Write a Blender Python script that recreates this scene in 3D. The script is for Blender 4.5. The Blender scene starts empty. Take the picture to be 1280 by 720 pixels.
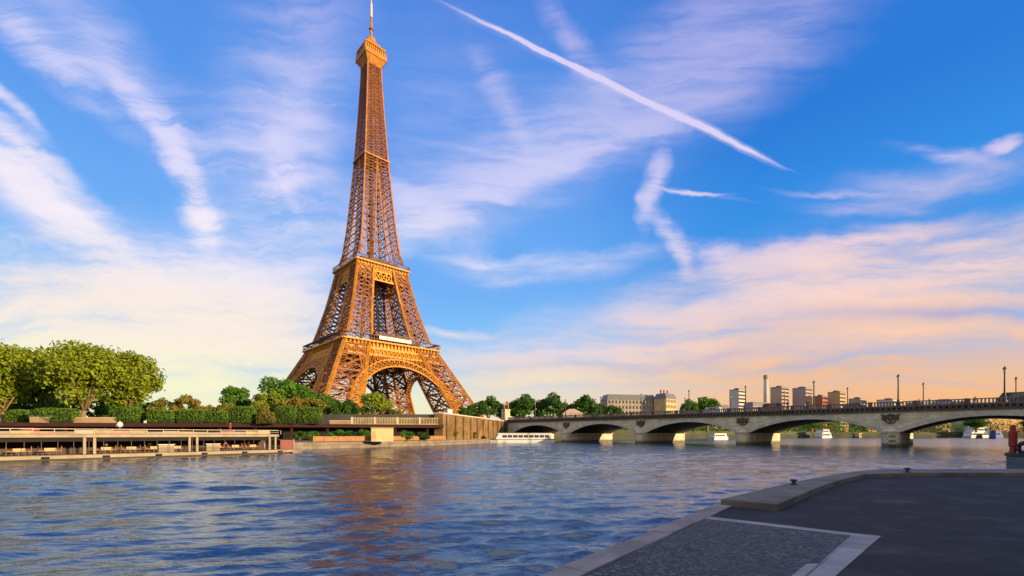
import bpy, math, random
from mathutils import Vector, Matrix, noise as mnoise
R = math.radians
rnd = random.Random(7)
SC = bpy.context.scene
COL = SC.collection
F = 560.0; HZ = 543.5; EYE = 2.8            # focal length and horizon in photo pixels, eye height above the water
BETA = R(43.4); SB, CB = math.sin(BETA), math.cos(BETA)

# ------------------------------------------------------------------ camera
cd = bpy.data.cameras.new('camera'); cam = bpy.data.objects.new('camera', cd); COL.objects.link(cam)
cd.sensor_width = 36; cd.lens = 36*F/1280; cd.shift_y = (HZ-360)/1280
cd.clip_start = 0.1; cd.clip_end = 9000
cam.location = (0, 0, EYE); cam.rotation_euler = (R(90), 0, 0)
SC.camera = cam
SC.view_settings.view_transform = 'Standard'; SC.view_settings.look = 'None'
EXPO = .65; SC.view_settings.exposure = EXPO; SC.view_settings.gamma = 1
SC.render.engine = 'CYCLES'
SC.cycles.max_bounces = 5; SC.cycles.diffuse_bounces = 2; SC.cycles.glossy_bounces = 3
SC.cycles.caustics_reflective = False; SC.cycles.caustics_refractive = False
SC.cycles.use_denoising = True

def at(px, Y, z=None, py=None):
    X = (px-640)/F*Y
    if z is None: z = EYE+(HZ-py)/F*Y if py is not None else 0
    return Vector((X, Y, z))
def srgb(r, g, b):
    f = lambda c: (c/255/12.92) if c/255 <= .04045 else ((c/255+.055)/1.055)**2.4
    return (f(r), f(g), f(b), 1)

# ------------------------------------------------------------------ sun
SUN_AZ = Vector((.883, -.469)); SUN_EL = R(10)
sd = bpy.data.lights.new('sun', 'SUN'); sd.energy = 5.0; sd.angle = R(.6); sd.color = (1, .70, .40)
so = bpy.data.objects.new('sun', sd); COL.objects.link(so)
sv = Vector((SUN_AZ.x*math.cos(SUN_EL), SUN_AZ.y*math.cos(SUN_EL), math.sin(SUN_EL)))
so.rotation_euler = sv.to_track_quat('Z', 'Y').to_euler()

# ------------------------------------------------------------------ node helpers
class NT:
    def __init__(s, tree): s.t = tree; s.n = tree.nodes; s.l = tree.links
    def node(s, typ, **kw):
        n = s.n.new(typ)
        for k, v in kw.items(): setattr(n, k, v)
        return n
    def put(s, sock, v):
        if isinstance(v, bpy.types.NodeSocket): s.l.new(v, sock)
        elif v is not None: sock.default_value = v
    def math(s, op, a, b=None, c=None, clamp=False):
        n = s.node('ShaderNodeMath', operation=op, use_clamp=clamp)
        s.put(n.inputs[0], a)
        if b is not None: s.put(n.inputs[1], b)
        if c is not None: s.put(n.inputs[2], c)
        return n.outputs[0]
    def vmath(s, op, a, b=None):
        n = s.node('ShaderNodeVectorMath', operation=op); s.put(n.inputs[0], a)
        if b is not None:
            if op == 'SCALE': s.put(n.inputs['Scale'], b)
            else: s.put(n.inputs[1], b)
        return n.outputs[0]
    def mix(s, f, a, b, blend='MIX'):
        n = s.node('ShaderNodeMix', data_type='RGBA', blend_type=blend)
        s.put(n.inputs[0], f); s.put(n.inputs[6], a); s.put(n.inputs[7], b)
        return n.outputs[2]
    def ramp(s, f, stops, interp='EASE'):
        n = s.node('ShaderNodeValToRGB'); cr = n.color_ramp; cr.interpolation = interp
        while len(cr.elements) > 1: cr.elements.remove(cr.elements[-1])
        cr.elements[0].position = stops[0][0]; cr.elements[0].color = stops[0][1]
        for p, c in stops[1:]:
            e = cr.elements.new(p); e.color = c
        s.put(n.inputs[0], f); return n.outputs[0]
    def noise(s, vec, scale, detail=4, rough=.55, dist=0, dim='3D'):
        n = s.node('ShaderNodeTexNoise'); s.put(n.inputs['Vector'], vec)
        n.inputs['Scale'].default_value = scale; n.inputs['Detail'].default_value = detail
        n.inputs['Roughness'].default_value = rough; n.inputs['Distortion'].default_value = dist
        return n
    def remap(s, v, a, b, c=0., d=1., smooth=True):
        n = s.node('ShaderNodeMapRange', interpolation_type='SMOOTHSTEP' if smooth else 'LINEAR')
        s.put(n.inputs[0], v)
        for i, x in enumerate((a, b, c, d)): n.inputs[i+1].default_value = x
        return n.outputs[0]
    def mapping(s, vec, loc=(0,0,0), rot=(0,0,0), scale=(1,1,1), typ='POINT'):
        n = s.node('ShaderNodeMapping', vector_type=typ); s.put(n.inputs[0], vec)
        n.inputs[1].default_value = loc; n.inputs[2].default_value = rot; n.inputs[3].default_value = scale
        return n.outputs[0]
    def comb(s, x, y, z=0.):
        n = s.node('ShaderNodeCombineXYZ'); s.put(n.inputs[0], x); s.put(n.inputs[1], y); s.put(n.inputs[2], z)
        return n.outputs[0]

# ------------------------------------------------------------------ world
world = bpy.data.worlds.new('World'); SC.world = world; world.use_nodes = True
world.node_tree.nodes.clear()
w = NT(world.node_tree)
tc = w.node('ShaderNodeTexCoord').outputs['Generated']
sep = w.node('ShaderNodeSeparateXYZ'); w.l.new(tc, sep.inputs[0])
dx, dy, dz = sep.outputs
dzp = w.math('MAXIMUM', dz, 0.)
ady = w.math('MAXIMUM', w.math('ABSOLUTE', dy), .02)
P = w.comb(w.math('DIVIDE', dx, ady), w.math('DIVIDE', dz, ady))            # tangent-plane coordinates of the sky direction
adn = w.math('ADD', w.math('ABSOLUTE', dy), .35)
Q = w.comb(w.math('DIVIDE', dx, adn), w.math('DIVIDE', dz, adn))            # bounded ones for noise
# warp
wn = w.noise(Q, 3.2, 5, .6)
wc = w.vmath('SUBTRACT', wn.outputs['Color'], (.5, .5, .5))
Pw = w.vmath('ADD', P, w.vmath('MULTIPLY', wc, (.20, .16, 0)))
wn2 = w.noise(Q, 14, 4, .6)
Pc = w.vmath('ADD', P, w.vmath('MULTIPLY', w.vmath('SUBTRACT', wn2.outputs['Color'], (.5,.5,.5)), (.016, .016, 0)))
def blob(src, cx, cy, ang, L, W, k, kind='QUADRATIC_SPHERE'):
    m = w.mapping(src, ((cx-640)/F, (HZ-cy)/F, 0), (0, 0, R(-ang)), (L/F, W/F, 1), 'TEXTURE')
    g = w.node('ShaderNodeTexGradient', gradient_type=kind); w.l.new(m, g.inputs[0])
    return w.math('MULTIPLY', g.outputs['Fac'], k)
def total(items):
    s = items[0]
    for i in items[1:]: s = w.math('ADD', s, i)
    return s
# (cx, cy, angle in degrees clockwise in the picture, half length, half width, strength)
soft = [(250, 400, 0, 280, 130, 3.0), (350, 120, 100, 320, 140, .8), (560, 120, 10, 220, 200, .3), (-10, 215, 38, 330, 62, 1.5), (40, 260, 34, 230, 40, .9), (120, 430, 5, 460, 190, 4.2), (330, 400, 20, 230, 130, 1.2),
        (130, 60, 48, 260, 70, .75), (370, 130, 105, 260, 85, .75), (330, 230, 30, 220, 110, .8),
        (660, 190, -28, 420, 95, 1.25), (900, 60, -32, 330, 120, 1.5), (560, 260, -10, 260, 70, .7), (690, 340, -4, 200, 26, .6),
        (1130, 400, -7, 480, 150, 3.2), (820, 430, -10, 400, 95, 2.3), (700, 470, 0, 400, 70, 1.8), (1180, 225, -10, 260, 42, .5),
        (620, 340, 2, 120, 22, .8), (1240, 320, -12, 300, 60, 1.2), (560, 415, 0, 110, 9, 1.0), (760, 330, -14, 140, 22, .6)]
wisp = [(60, 60, 45, 200, 40, 1.6), (180, 130, 42, 130, 26, 2.0), (30, 190, 40, 190, 30, 2.4), (60, 255, 33, 220, 30, 2.2),
        (222, 205, 62, 120, 24, 4.5), (255, 270, 75, 80, 34, 2.4), (190, 155, 48, 90, 20, 2.4), (345, 215, 60, 70, 24, 1.5),
        (640, 130, 60, 150, 26, .9), (640, 230, -28, 260, 34, 1.9), (760, 175, -24, 150, 30, 1.2), (60, 240, 38, 180, 14, 1.6), (20, 130, 50, 110, 16, 1.4), (345, 240, 55, 80, 14, 1.4), (1040, 245, -3, 120, 7, .5), (600, 330, 0, 90, 12, .9), (700, 40, 60, 110, 22, 1.5), (740, 90, 50, 70, 22, 1.0),
        (815, 230, 96, 85, 17, 2.8), (845, 305, 55, 70, 20, 2.2), (900, 320, 15, 60, 20, 1.3), (1080, 260, -5, 120, 14, 1.1),
        (1268, 183, -16, 42, 12, 3.0), (1150, 230, 4, 130, 26, .4), (1060, 300, -10, 200, 20, 2.0), (850, 240, 12, 70, 5, 1.8), (1000, 330, -8, 200, 26, 1.5), (540, 270, 40, 120, 45, .9),
        (1190, 190, 12, 110, 14, .9), (870, 20, -25, 200, 50, .8)]
trail = [(766, 106, 25.7, 262, 4.6, 2.8), (700, 76, 25.7, 220, 8, .5), (895, 168, 26.5, 105, 8, 1.3), (610, 192, 11, 170, 6, .24), (870, 241, 9, 90, 4, .30)]
S1 = total([blob(Pw, *a) for a in soft])
S2 = total([blob(Pw, *a) for a in wisp])
S3 = total([blob(Pc, *a, 'SPHERICAL') for a in trail])
# streaky cirrus texture, warped; runs down-right on the left and nearly level on the right
qa = w.mapping(w.vmath('ADD', Q, w.vmath('MULTIPLY', wc, (.18, .18, 0))), (0,0,0), (0, 0, R(38)), (3.0, 22, 1))
qb = w.mapping(w.vmath('ADD', Q, w.vmath('MULTIPLY', wc, (.12, .10, 0))), (3,1,0), (0, 0, R(-14)), (2.8, 24, 1))
na = w.noise(qa, 1.0, 7, .62).outputs['Fac']; nb = w.noise(qb, 1.0, 7, .62).outputs['Fac']
side = w.remap(dx, -.3, -.02)
st = w.math('ADD', w.math('MULTIPLY', na, w.math('SUBTRACT', 1., side)), w.math('MULTIPLY', nb, side))
st = w.remap(st, .34, .67)
dens = w.math('ADD', w.math('MULTIPLY', S1, w.math('MULTIPLY_ADD', st, .95, .28)), w.math('MULTIPLY', S2, w.math('MULTIPLY_ADD', st, 1.6, .15)))
fine = w.remap(w.noise(w.mapping(Q, (5,2,0), (0,0,R(-10)), (7, 26, 1)), 1, 6, .6).outputs['Fac'], .35, .7)
dens = w.math('MULTIPLY', dens, w.math('MULTIPLY_ADD', fine, .6, .62))
cloud = w.math('SUBTRACT', 1., w.math('POWER', 2.718, w.math('MULTIPLY', dens, -1.45)))
lowc = w.remap(dz, .03, .24, .95, 0.)
cloud = w.math('MAXIMUM', cloud, lowc)
cloud = w.math('ADD', cloud, w.math('MULTIPLY', S3, .75), clamp=True)
# clear sky and lit cloud colours by height, left and right
clear = w.ramp(dzp, [(0, srgb(190,215,235)), (.18, srgb(130,196,252)), (.34, srgb(108,174,248)), (.55, srgb(84,150,238)), (.8, srgb(68,124,220))])
deep = w.ramp(dzp, [(0, srgb(200,205,215)), (.2, srgb(120,178,240)), (.36, srgb(50,146,234)), (.55, srgb(36,122,220)), (.8, srgb(40,100,195))])
clear = w.mix(w.remap(dx, .05, .45), clear, deep)
cl = w.ramp(dzp, [(0, srgb(236,238,170)), (.08, srgb(250,246,205)), (.2, srgb(255,238,224)), (.34, srgb(250,240,250)), (.5, srgb(220,218,254)), (.8, srgb(150,160,235))])
crr = w.ramp(dzp, [(0, srgb(255,178,100)), (.11, srgb(255,190,126)), (.18, srgb(255,208,176)), (.27, srgb(255,218,208)), (.42, srgb(214,204,244)), (.8, srgb(140,150,230))])
cr_mid = w.ramp(dzp, [(0, srgb(238,222,190)), (.1, srgb(248,226,196)), (.2, srgb(240,220,226)), (.36, srgb(232,228,250)), (.5, srgb(206,208,250)), (.8, srgb(140,150,230))])
ccol = w.mix(w.remap(dx, -.30, .02), cl, cr_mid)
ccol = w.mix(w.remap(dx, .02, .6), ccol, crr)
# self-shaded grey lavender bands inside the bank on the right
bands = total([blob(Pw, 1200, 388, -4, 420, 26, 1.5), blob(Pw, 900, 440, -8, 260, 22, .8), blob(Pw, 720, 455, 0, 240, 16, .5), blob(Pw, 1010, 455, -6, 200, 10, 1.0), blob(Pw, 1180, 478, 0, 200, 7, .6)])
ccol = w.mix(w.math('MULTIPLY', bands, .75, clamp=True), ccol, srgb(192,178,208))
ccol = w.mix(w.math('MULTIPLY', S3, .8, clamp=True), ccol, srgb(222,214,250))
sky = w.mix(cloud, clear, ccol)
nish = w.node('ShaderNodeTexSky', sky_type='NISHITA'); nish.sun_disc = False
nish.sun_elevation = SUN_EL; nish.sun_rotation = math.atan2(sv.x, sv.y)
SKY_S = .12
# beyond the frame: pale overhead and warm back sky, added as fill for shaded faces
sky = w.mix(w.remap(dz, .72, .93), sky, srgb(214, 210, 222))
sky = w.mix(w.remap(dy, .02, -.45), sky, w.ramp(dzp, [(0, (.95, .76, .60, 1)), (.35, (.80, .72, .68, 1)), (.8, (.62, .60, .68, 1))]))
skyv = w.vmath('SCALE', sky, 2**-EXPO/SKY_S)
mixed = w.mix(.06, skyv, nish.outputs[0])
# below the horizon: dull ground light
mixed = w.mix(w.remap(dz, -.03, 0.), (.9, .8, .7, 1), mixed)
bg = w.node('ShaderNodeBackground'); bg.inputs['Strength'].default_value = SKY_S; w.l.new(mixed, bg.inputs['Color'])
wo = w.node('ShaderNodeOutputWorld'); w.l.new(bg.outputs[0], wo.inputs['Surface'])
world.cycles.sampling_method = 'MANUAL'; world.cycles.sample_map_resolution = 512

# ------------------------------------------------------------------ materials
MATS = {}
def mat(name, col, rough=.7, var=.25, scale=1.0, col2=None, bump=0., metal=0., spec=.4, detail=4, stain=0., emit=None, bricks=None):
    if name in MATS: return MATS[name]
    m = bpy.data.materials.new(name); m.use_nodes = True
    t = NT(m.node_tree); b = m.node_tree.nodes['Principled BSDF']
    geo = t.node('ShaderNodeTexCoord').outputs['Object']
    n1 = t.noise(geo, scale, detail, .6).outputs['Fac']
    c = tuple(col)+(1,)
    c2 = tuple(col2)+(1,) if col2 else tuple(max(0, x*(1-var)) for x in col)+(1,)
    out = t.mix(t.remap(n1, .32, .68), c, c2)
    if stain:
        n2 = t.noise(t.mapping(geo, scale=(1, 1, .25)), scale*.35, 5, .65).outputs['Fac']
        out = t.mix(t.math('MULTIPLY', t.remap(n2, .48, .72), stain), out, tuple(x*.38 for x in col)+(1,))
    if name == 'bridge_stone':      # green-black tide mark above the waterline
        sz = t.node('ShaderNodeSeparateXYZ'); t.l.new(t.node('ShaderNodeNewGeometry').outputs['Position'], sz.inputs[0])
        tide = t.remap(t.math('ADD', sz.outputs[2], t.math('MULTIPLY', n1, .5)), .7, 1.5, .8, 0.)
        out = t.mix(tide, out, (.05, .05, .03, 1))
    if bricks:
        br = t.node('ShaderNodeTexBrick'); br.offset = .5
        sp = t.node('ShaderNodeSeparateXYZ'); t.l.new(geo, sp.inputs[0])
        t.put(br.inputs['Vector'], t.comb(t.math('ADD', sp.outputs[0], sp.outputs[1]), sp.outputs[2]))
        br.inputs['Scale'].default_value = 1; br.inputs['Brick Width'].default_value = bricks[0]; br.inputs['Row Height'].default_value = bricks[1]
        br.inputs['Mortar Size'].default_value = bricks[2]; br.inputs['Mortar Smooth'].default_value = .2
        br.inputs['Color1'].default_value = (1,1,1,1); br.inputs['Color2'].default_value = (.82,.80,.76,1); br.inputs['Mortar'].default_value = (.3,.3,.3,1)
        out = t.mix(1., out, br.outputs['Color'], 'MULTIPLY')
    t.put(b.inputs['Base Color'], out)
    b.inputs['Roughness'].default_value = rough; b.inputs['Metallic'].default_value = metal
    b.inputs['Specular IOR Level'].default_value = spec
    if bump:
        bn = t.node('ShaderNodeBump'); bn.inputs['Strength'].default_value = 1; bn.inputs['Distance'].default_value = bump
        t.put(bn.inputs['Height'], t.noise(geo, scale*4, 5, .6).outputs['Fac']); t.put(b.inputs['Normal'], bn.outputs[0])
    if emit:
        b.inputs['Emission Color'].default_value = tuple(emit[0])+(1,); b.inputs['Emission Strength'].default_value = emit[1]
    MATS[name] = m; return m
def leafmat(name, col, col2):
    if name in MATS: return MATS[name]
    m = bpy.data.materials.new(name); m.use_nodes = True
    t = NT(m.node_tree); nt = m.node_tree; b = nt.nodes['Principled BSDF']
    g = t.node('ShaderNodeTexCoord').outputs['Object']
    n1 = t.remap(t.noise(g, .55, 3, .6).outputs['Fac'], .35, .65)
    wn_ = t.node('ShaderNodeNewGeometry').outputs['Random Per Island']
    f = t.math('ADD', t.math('MULTIPLY', n1, .6), t.math('MULTIPLY', wn_, .4))
    c = t.mix(f, tuple(col)+(1,), tuple(col2)+(1,))
    t.put(b.inputs['Base Color'], c); b.inputs['Roughness'].default_value = .6; b.inputs['Specular IOR Level'].default_value = .25
    tr = t.node('ShaderNodeBsdfTranslucent'); t.put(tr.inputs[0], c)
    mx = t.node('ShaderNodeMixShader'); mx.inputs[0].default_value = .3
    t.l.new(b.outputs[0], mx.inputs[1]); t.l.new(tr.outputs[0], mx.inputs[2]); t.l.new(mx.outputs[0], nt.nodes['Material Output'].inputs[0])
    MATS[name] = m; return m

IRON = mat('tower_iron', (.27, .085, .014), .6, .45, .25, bump=0)  # lattice tone of the one tower iron, dark gaps put into the colour
GIRD = mat('tower_iron_lit', (.52, .215, .014), .55, .4, .3)  # same iron, golden sunlit highlight painted into the base colour
PLAT_LIT = mat('platform_iron_lit', (.66, .31, .02), .55, .3, .4)  # same iron again, brighter still: sunlit platform bands painted in
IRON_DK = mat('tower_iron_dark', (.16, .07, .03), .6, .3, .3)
STONE = mat('bridge_stone', (.80, .74, .53), .85, .25, .5, stain=.55, bump=.02, bricks=(1.6, .55, .02))
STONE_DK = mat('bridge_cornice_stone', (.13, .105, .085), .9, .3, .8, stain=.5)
STONE_UN = mat('bridge_vault_shaded', (.07, .06, .05), .9, .3, .6)  # same stone near black: shade under the arches put into the colour
GOLDST = mat('embankment_stone', (.30, .19, .075), .9, .5, .22, stain=.9, bricks=(1.4, .6, .03))
PALE = mat('pale_stone', (.62, .55, .42), .85, .2, .6, stain=.25)
LIMESTONE = mat('carved_stone', (.45, .40, .32), .85, .3, 2, stain=.3)
QUAYST = mat('quay_coping_stone', (.34, .30, .29), .85, .4, 1.3, stain=.45, bump=.012)
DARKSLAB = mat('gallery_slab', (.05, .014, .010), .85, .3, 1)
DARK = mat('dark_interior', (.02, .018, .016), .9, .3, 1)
WHITE = mat('white_paint', (.72, .73, .74), .4, .12, .8)
CREAM = mat('cream_paint', (.29, .235, .14), .5, .25, .8, stain=.45)
BEIGE = mat('beige_panel', (.58, .50, .24), .7, .15, 1)
BLACK = mat('black_rubber', (.02, .02, .022), .6, .3, 3)
CASTIRON = mat('cast_iron', (.05, .045, .04), .5, .3, 2)
RED = mat('red_paint', (.33, .03, .02), .45, .2, 1)
ORANGE = mat('orange_fabric', (.60, .20, .06), .8, .2, 1)
BLUEGREY = mat('bluegrey_hull', (.10, .15, .21), .4, .25, 1, stain=.3)
BLUE = mat('blue_hull', (.03, .09, .32), .4, .2, 1)
GLASS = mat('dark_glass', (.03, .04, .05), .08, .3, .5, spec=.8)
BARK = mat('bark', (.30, .20, .10), .9, .4, 2, bump=.03)
WOOD = mat('terrace_wood', (.40, .20, .08), .8, .3, 1.5)
ROOF = mat('zinc_roof', (.16, .17, .19), .5, .2, .5)
HAUSS = mat('facade_stone', (.56, .44, .24), .85, .2, .3)
CONC = mat('tower_block_concrete', (.58, .52, .46), .8, .2, .05)
CONC2 = mat('brown_block_panel', (.42, .33, .27), .8, .2, .05)
LITGLASS = mat('lit_restaurant_glass', (.8, .8, .7), .3, .1, 1, emit=((1, .80, .45), .22))

# ------------------------------------------------------------------ mesh builder
class MB:
    def __init__(s): s.v = []; s.f = []
    def quad(s, a, b, c, d):
        i = len(s.v); s.v += [tuple(a), tuple(b), tuple(c), tuple(d)]; s.f.append((i, i+1, i+2, i+3))
    def hexa(s, c):      # 8 corners: bottom 4 ccw, top 4 ccw
        i = len(s.v); s.v += [tuple(p) for p in c]
        s.f += [(i+3,i+2,i+1,i), (i+4,i+5,i+6,i+7)] + [(i+k, i+(k+1)%4, i+4+(k+1)%4, i+4+k) for k in range(4)]
    def box(s, x0, x1, y0, y1, z0, z1):
        s.hexa([(x0,y0,z0),(x1,y0,z0),(x1,y1,z0),(x0,y1,z0),(x0,y0,z1),(x1,y0,z1),(x1,y1,z1),(x0,y1,z1)])
    def bar(s, a, b, w, h=None, up=(0,0,1)):
        a = Vector(a); b = Vector(b); d = b-a
        if d.length < 1e-6: return
        d.normalize(); u = Vector(up)
        if abs(d.dot(u)) > .97: u = Vector((1,0,0))
        x = d.cross(u).normalized(); y = x.cross(d).normalized()
        h = h or w; x *= w/2; y *= h/2
        s.hexa([a-x-y, a+x-y, a+x+y, a-x+y, b-x-y, b+x-y, b+x+y, b-x+y])
    def tube(s, pts, rad, n=8, cap=True):
        pts = [Vector(p) for p in pts]; i0 = len(s.v)
        for k, p in enumerate(pts):
            d = (pts[min(k+1, len(pts)-1)]-pts[max(k-1, 0)]).normalized()
            u = Vector((0,0,1)) if abs(d.z) < .9 else Vector((1,0,0))
            x = d.cross(u).normalized(); y = x.cross(d).normalized()
            r = rad[k] if isinstance(rad, (list, tuple)) else rad
            for j in range(n):
                a = 2*math.pi*j/n; s.v.append(tuple(p+x*math.cos(a)*r+y*math.sin(a)*r))
        for k in range(len(pts)-1):
            for j in range(n):
                a = i0+k*n+j; b = i0+k*n+(j+1)%n; s.f.append((a, b, b+n, a+n))
        if cap:
            s.f.append(tuple(i0+j for j in reversed(range(n)))); s.f.append(tuple(i0+(len(pts)-1)*n+j for j in range(n)))
    def lathe(s, prof, c=(0,0,0), n=16):
        i0 = len(s.v)
        for r, z in prof:
            for j in range(n):
                a = 2*math.pi*j/n; s.v.append((c[0]+r*math.cos(a), c[1]+r*math.sin(a), c[2]+z))
        for k in range(len(prof)-1):
            for j in range(n):
                a = i0+k*n+j; b = i0+k*n+(j+1)%n; s.f.append((a, b, b+n, a+n))
        s.f.append(tuple(i0+j for j in reversed(range(n)))); s.f.append(tuple(i0+(len(prof)-1)*n+j for j in range(n)))
    def prism(s, poly, z0, z1):
        n = len(poly); i = len(s.v)
        zb = z0 if callable(z0) else (lambda k: z0); zt = z1 if callable(z1) else (lambda k: z1)
        s.v += [(p[0], p[1], zb(k)) for k, p in enumerate(poly)]+[(p[0], p[1], zt(k)) for k, p in enumerate(poly)]
        s.f.append(tuple(reversed(range(i, i+n)))); s.f.append(tuple(range(i+n, i+2*n)))
        for k in range(n): s.f.append((i+k, i+(k+1)%n, i+n+(k+1)%n, i+n+k))
    def build(s, name, m, parent=None, bevel=0, smooth=False):
        me = bpy.data.meshes.new(name); me.from_pydata(s.v, [], s.f); me.validate(); me.update()
        me.materials.append(m)
        if smooth:
            for p in me.polygons: p.use_smooth = True
        o = bpy.data.objects.new(name, me); COL.objects.link(o)
        if parent: o.parent = parent
        if bevel:
            b = o.modifiers.new('bevel', 'BEVEL'); b.width = bevel; b.segments = 2; b.limit_method = 'ANGLE'
        return o
def empty(name, loc=(0,0,0), rz=0, label=None, cat=None, group=None):
    o = bpy.data.objects.new(name, None); COL.objects.link(o); o.location = loc; o.rotation_euler = (0, 0, rz)
    o.empty_display_size = .1
    if label: o['label'] = label
    if cat: o['category'] = cat
    if group: o['group'] = group
    return o
def tag(o, label, cat, group=None):
    o['label'] = label; o['category'] = cat
    if group: o['group'] = group
    return o
def struct(o): o['kind'] = 'structure'; return o
def kids(o): return [c for c in COL.objects if c.parent == o]
def dup(src, loc=None, rz=None, scale=None, label=None, parent=None, ch=None):
    c = src.copy(); COL.objects.link(c); c.parent = parent
    if loc is not None: c.location = loc
    if rz is not None: c.rotation_euler = (src.rotation_euler.x, src.rotation_euler.y, rz)
    if scale is not None: c.scale = scale if hasattr(scale, '__len__') else (scale,)*3
    if label: c['label'] = label
    for k in list(src.children): dup(k, parent=c)
    return c

# ------------------------------------------------------------------ water
def water():
    import numpy as np
    rng = np.random.RandomState(3)
    r = [3.0]
    while r[-1] < 260: r.append(r[-1]*1.0075)
    while r[-1] < 3500: r.append(r[-1]*1.06)
    r = np.array(r); th = np.linspace(R(-82), R(82), 900)
    RR, TH = np.meshgrid(r, th, indexing='ij')
    X = RR*np.sin(TH); Y = RR*np.cos(TH); Z = np.zeros_like(X); DX = np.zeros_like(X); DY = np.zeros_like(X)
    wind = R(-74)
    for i in range(150):
        lam = .36*(8)**(rng.rand()**1.5)
        a = wind + rng.normal()*(.27 if i%3 else .5)
        k = 2*np.pi/lam; amp = .0043*lam**.85*(.5+rng.rand())
        kx, ky = k*np.cos(a), k*np.sin(a)
        ph = kx*X+ky*Y+rng.rand()*6.28
        fade = np.clip(1.4-RR*.0075*2.6/lam, 0, 1)*np.clip((250-RR)/60, 0, 1)*(1+.35*np.clip((RR-25)/60, 0, 1))
        Z += amp*fade*np.cos(ph); DX -= amp*fade*np.sin(ph)*np.cos(a)*.9; DY -= amp*fade*np.sin(ph)*np.sin(a)*.9
    # gusty patches
    pat = .75+.35*np.sin(X*.11+1.3*np.sin(Y*.07))*np.sin(Y*.13+1.1*np.sin(X*.05+2))
    Z *= pat; X = X+DX*pat; Y = Y+DY*pat
    n, m = RR.shape
    co = np.stack([X, Y, Z], -1).reshape(-1, 3).astype('f')
    i = np.arange(n*m).reshape(n, m)
    fc = np.stack([i[:-1, :-1], i[1:, :-1], i[1:, 1:], i[:-1, 1:]], -1).reshape(-1, 4)
    me = bpy.data.meshes.new('river_water'); me.vertices.add(len(co)); me.vertices.foreach_set('co', co.ravel())
    me.loops.add(fc.size); me.loops.foreach_set('vertex_index', fc.ravel().astype('i'))
    me.polygons.add(len(fc)); me.polygons.foreach_set('loop_start', (np.arange(len(fc))*4).astype('i'))
    me.polygons.foreach_set('use_smooth', np.ones(len(fc), dtype=bool))
    me.update(calc_edges=True); me.validate()
    mm = bpy.data.materials.new('river_water'); mm.use_nodes = True
    t = NT(mm.node_tree); b = mm.node_tree.nodes['Principled BSDF']
    b.inputs['Base Color'].default_value = (.004, .032, .058, 1); b.inputs['IOR'].default_value = 2.5; b.inputs['Specular Tint'].default_value = (.80, .91, 1, 1)
    g = t.node('ShaderNodeNewGeometry').outputs['Position']
    n0 = t.noise(t.mapping(g, rot=(0,0,R(-15)), scale=(.2, 1.0, 1)), 1, 5, .62, .3).outputs['Fac']
    n1 = t.noise(t.mapping(g, rot=(0,0,R(-15)), scale=(1.3, 4.2, 1)), 1, 4, .55, .15).outputs['Fac']
    n2 = t.noise(t.mapping(g, rot=(0,0,R(-18)), scale=(3., 14, 1)), 1, 3, .55).outputs['Fac']
    dist = t.vmath('LENGTH', g); 
    ln = t.node('ShaderNodeVectorMath', operation='LENGTH'); t.l.new(g, ln.inputs[0]); d = ln.outputs['Value']
    far = t.remap(d, 25, 90); t.put(b.inputs['Roughness'], t.remap(d, 15, 170, .03, .16, False))
    h = t.math('ADD', t.math('MULTIPLY', n1, .038), t.math('MULTIPLY', n2, .004))
    h = t.math('ADD', h, t.math('MULTIPLY', t.math('MULTIPLY', n0, .2), far))
    bn = t.node('ShaderNodeBump'); bn.inputs['Strength'].default_value = 1.; bn.inputs['Distance'].default_value = 1
    t.put(bn.inputs['Height'], h); t.put(b.inputs['Normal'], bn.outputs[0])
    me.materials.append(mm)
    o = bpy.data.objects.new('river_water', me); COL.objects.link(o); struct(o)
water()
# ------------------------------------------------------------------ land
GRASS = mat('far_ground', (.10, .11, .06), .95, .4, .05)
ASPH = mat('upper_road', (.09, .085, .08), .95, .3, .2)
LOWQ = mat('lower_quay_paving', (.28, .24, .18), .9, .3, .5, bricks=(2.4, .7, .03))
def bp(t, q): return Vector((-SB*t+CB*q, CB*t+SB*q))           # bridge coordinates to the ground plan
# lower quay (left bank)
RIV = [(-120, -10), (-90, 14), (-75, 31), (-43, 78.5), (-39.5, 85), (-16.4, 124), (-9, 150), (-.5, 189)]
RIVL = [Vector(p) for p in RIV]
WALL = [(-300, 62), (-115, 101), (-60, 112.5), (-19, 123.5), (-4, 191)]
m = MB(); m.prism([(-300, -10)]+RIV+[(-4.2, 190.5)]+[(-19.2, 122.6), (-60, 111.6), (-115, 100), (-300, 61)], -2, 1.35)
struct(m.build('lower_quay', LOWQ))
# upper ground as one sheet out to the horizon; the river bank bends across behind the bridge
bank2 = [bp(141.5, 139), bp(141.5, 330), bp(110, 480), bp(30, 600), bp(-60, 680), bp(-400, 900)]
up = [(-6000, 0), (-300, 66), (-115, 105), (-60, 116.5), (-22.5, 127)]+[(-8, 192)]+[tuple(b) for b in bank2]+[(6000, 1500), (6000, 7000), (-6000, 7000)]
m = MB(); m.prism(up, -2, 5.55); struct(m.build('ground', GRASS))
# embankment beyond the bridge
EMB = mat('far_embankment_stone', (.07, .08, .045), .9, .4, .1, stain=.5)
m = MB(); 
for a, b in zip(bank2[:-1], bank2[1:]):
    d = (b-a).normalized(); nn = Vector((-d.y, d.x))
    p = [a+nn*.0, b+nn*.0, b-nn*1.2, a-nn*1.2]; EZ = 4.2
    m.hexa([(q.x, q.y, -1) for q in (p[0], p[3], p[2], p[1])]+[(q.x, q.y, 3.0) for q in (p[0], p[3], p[2], p[1])])
tag(m.build('embankment_wall', EMB), 'long pale embankment wall on the far bank seen through the bridge arches', 'wall')
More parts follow.
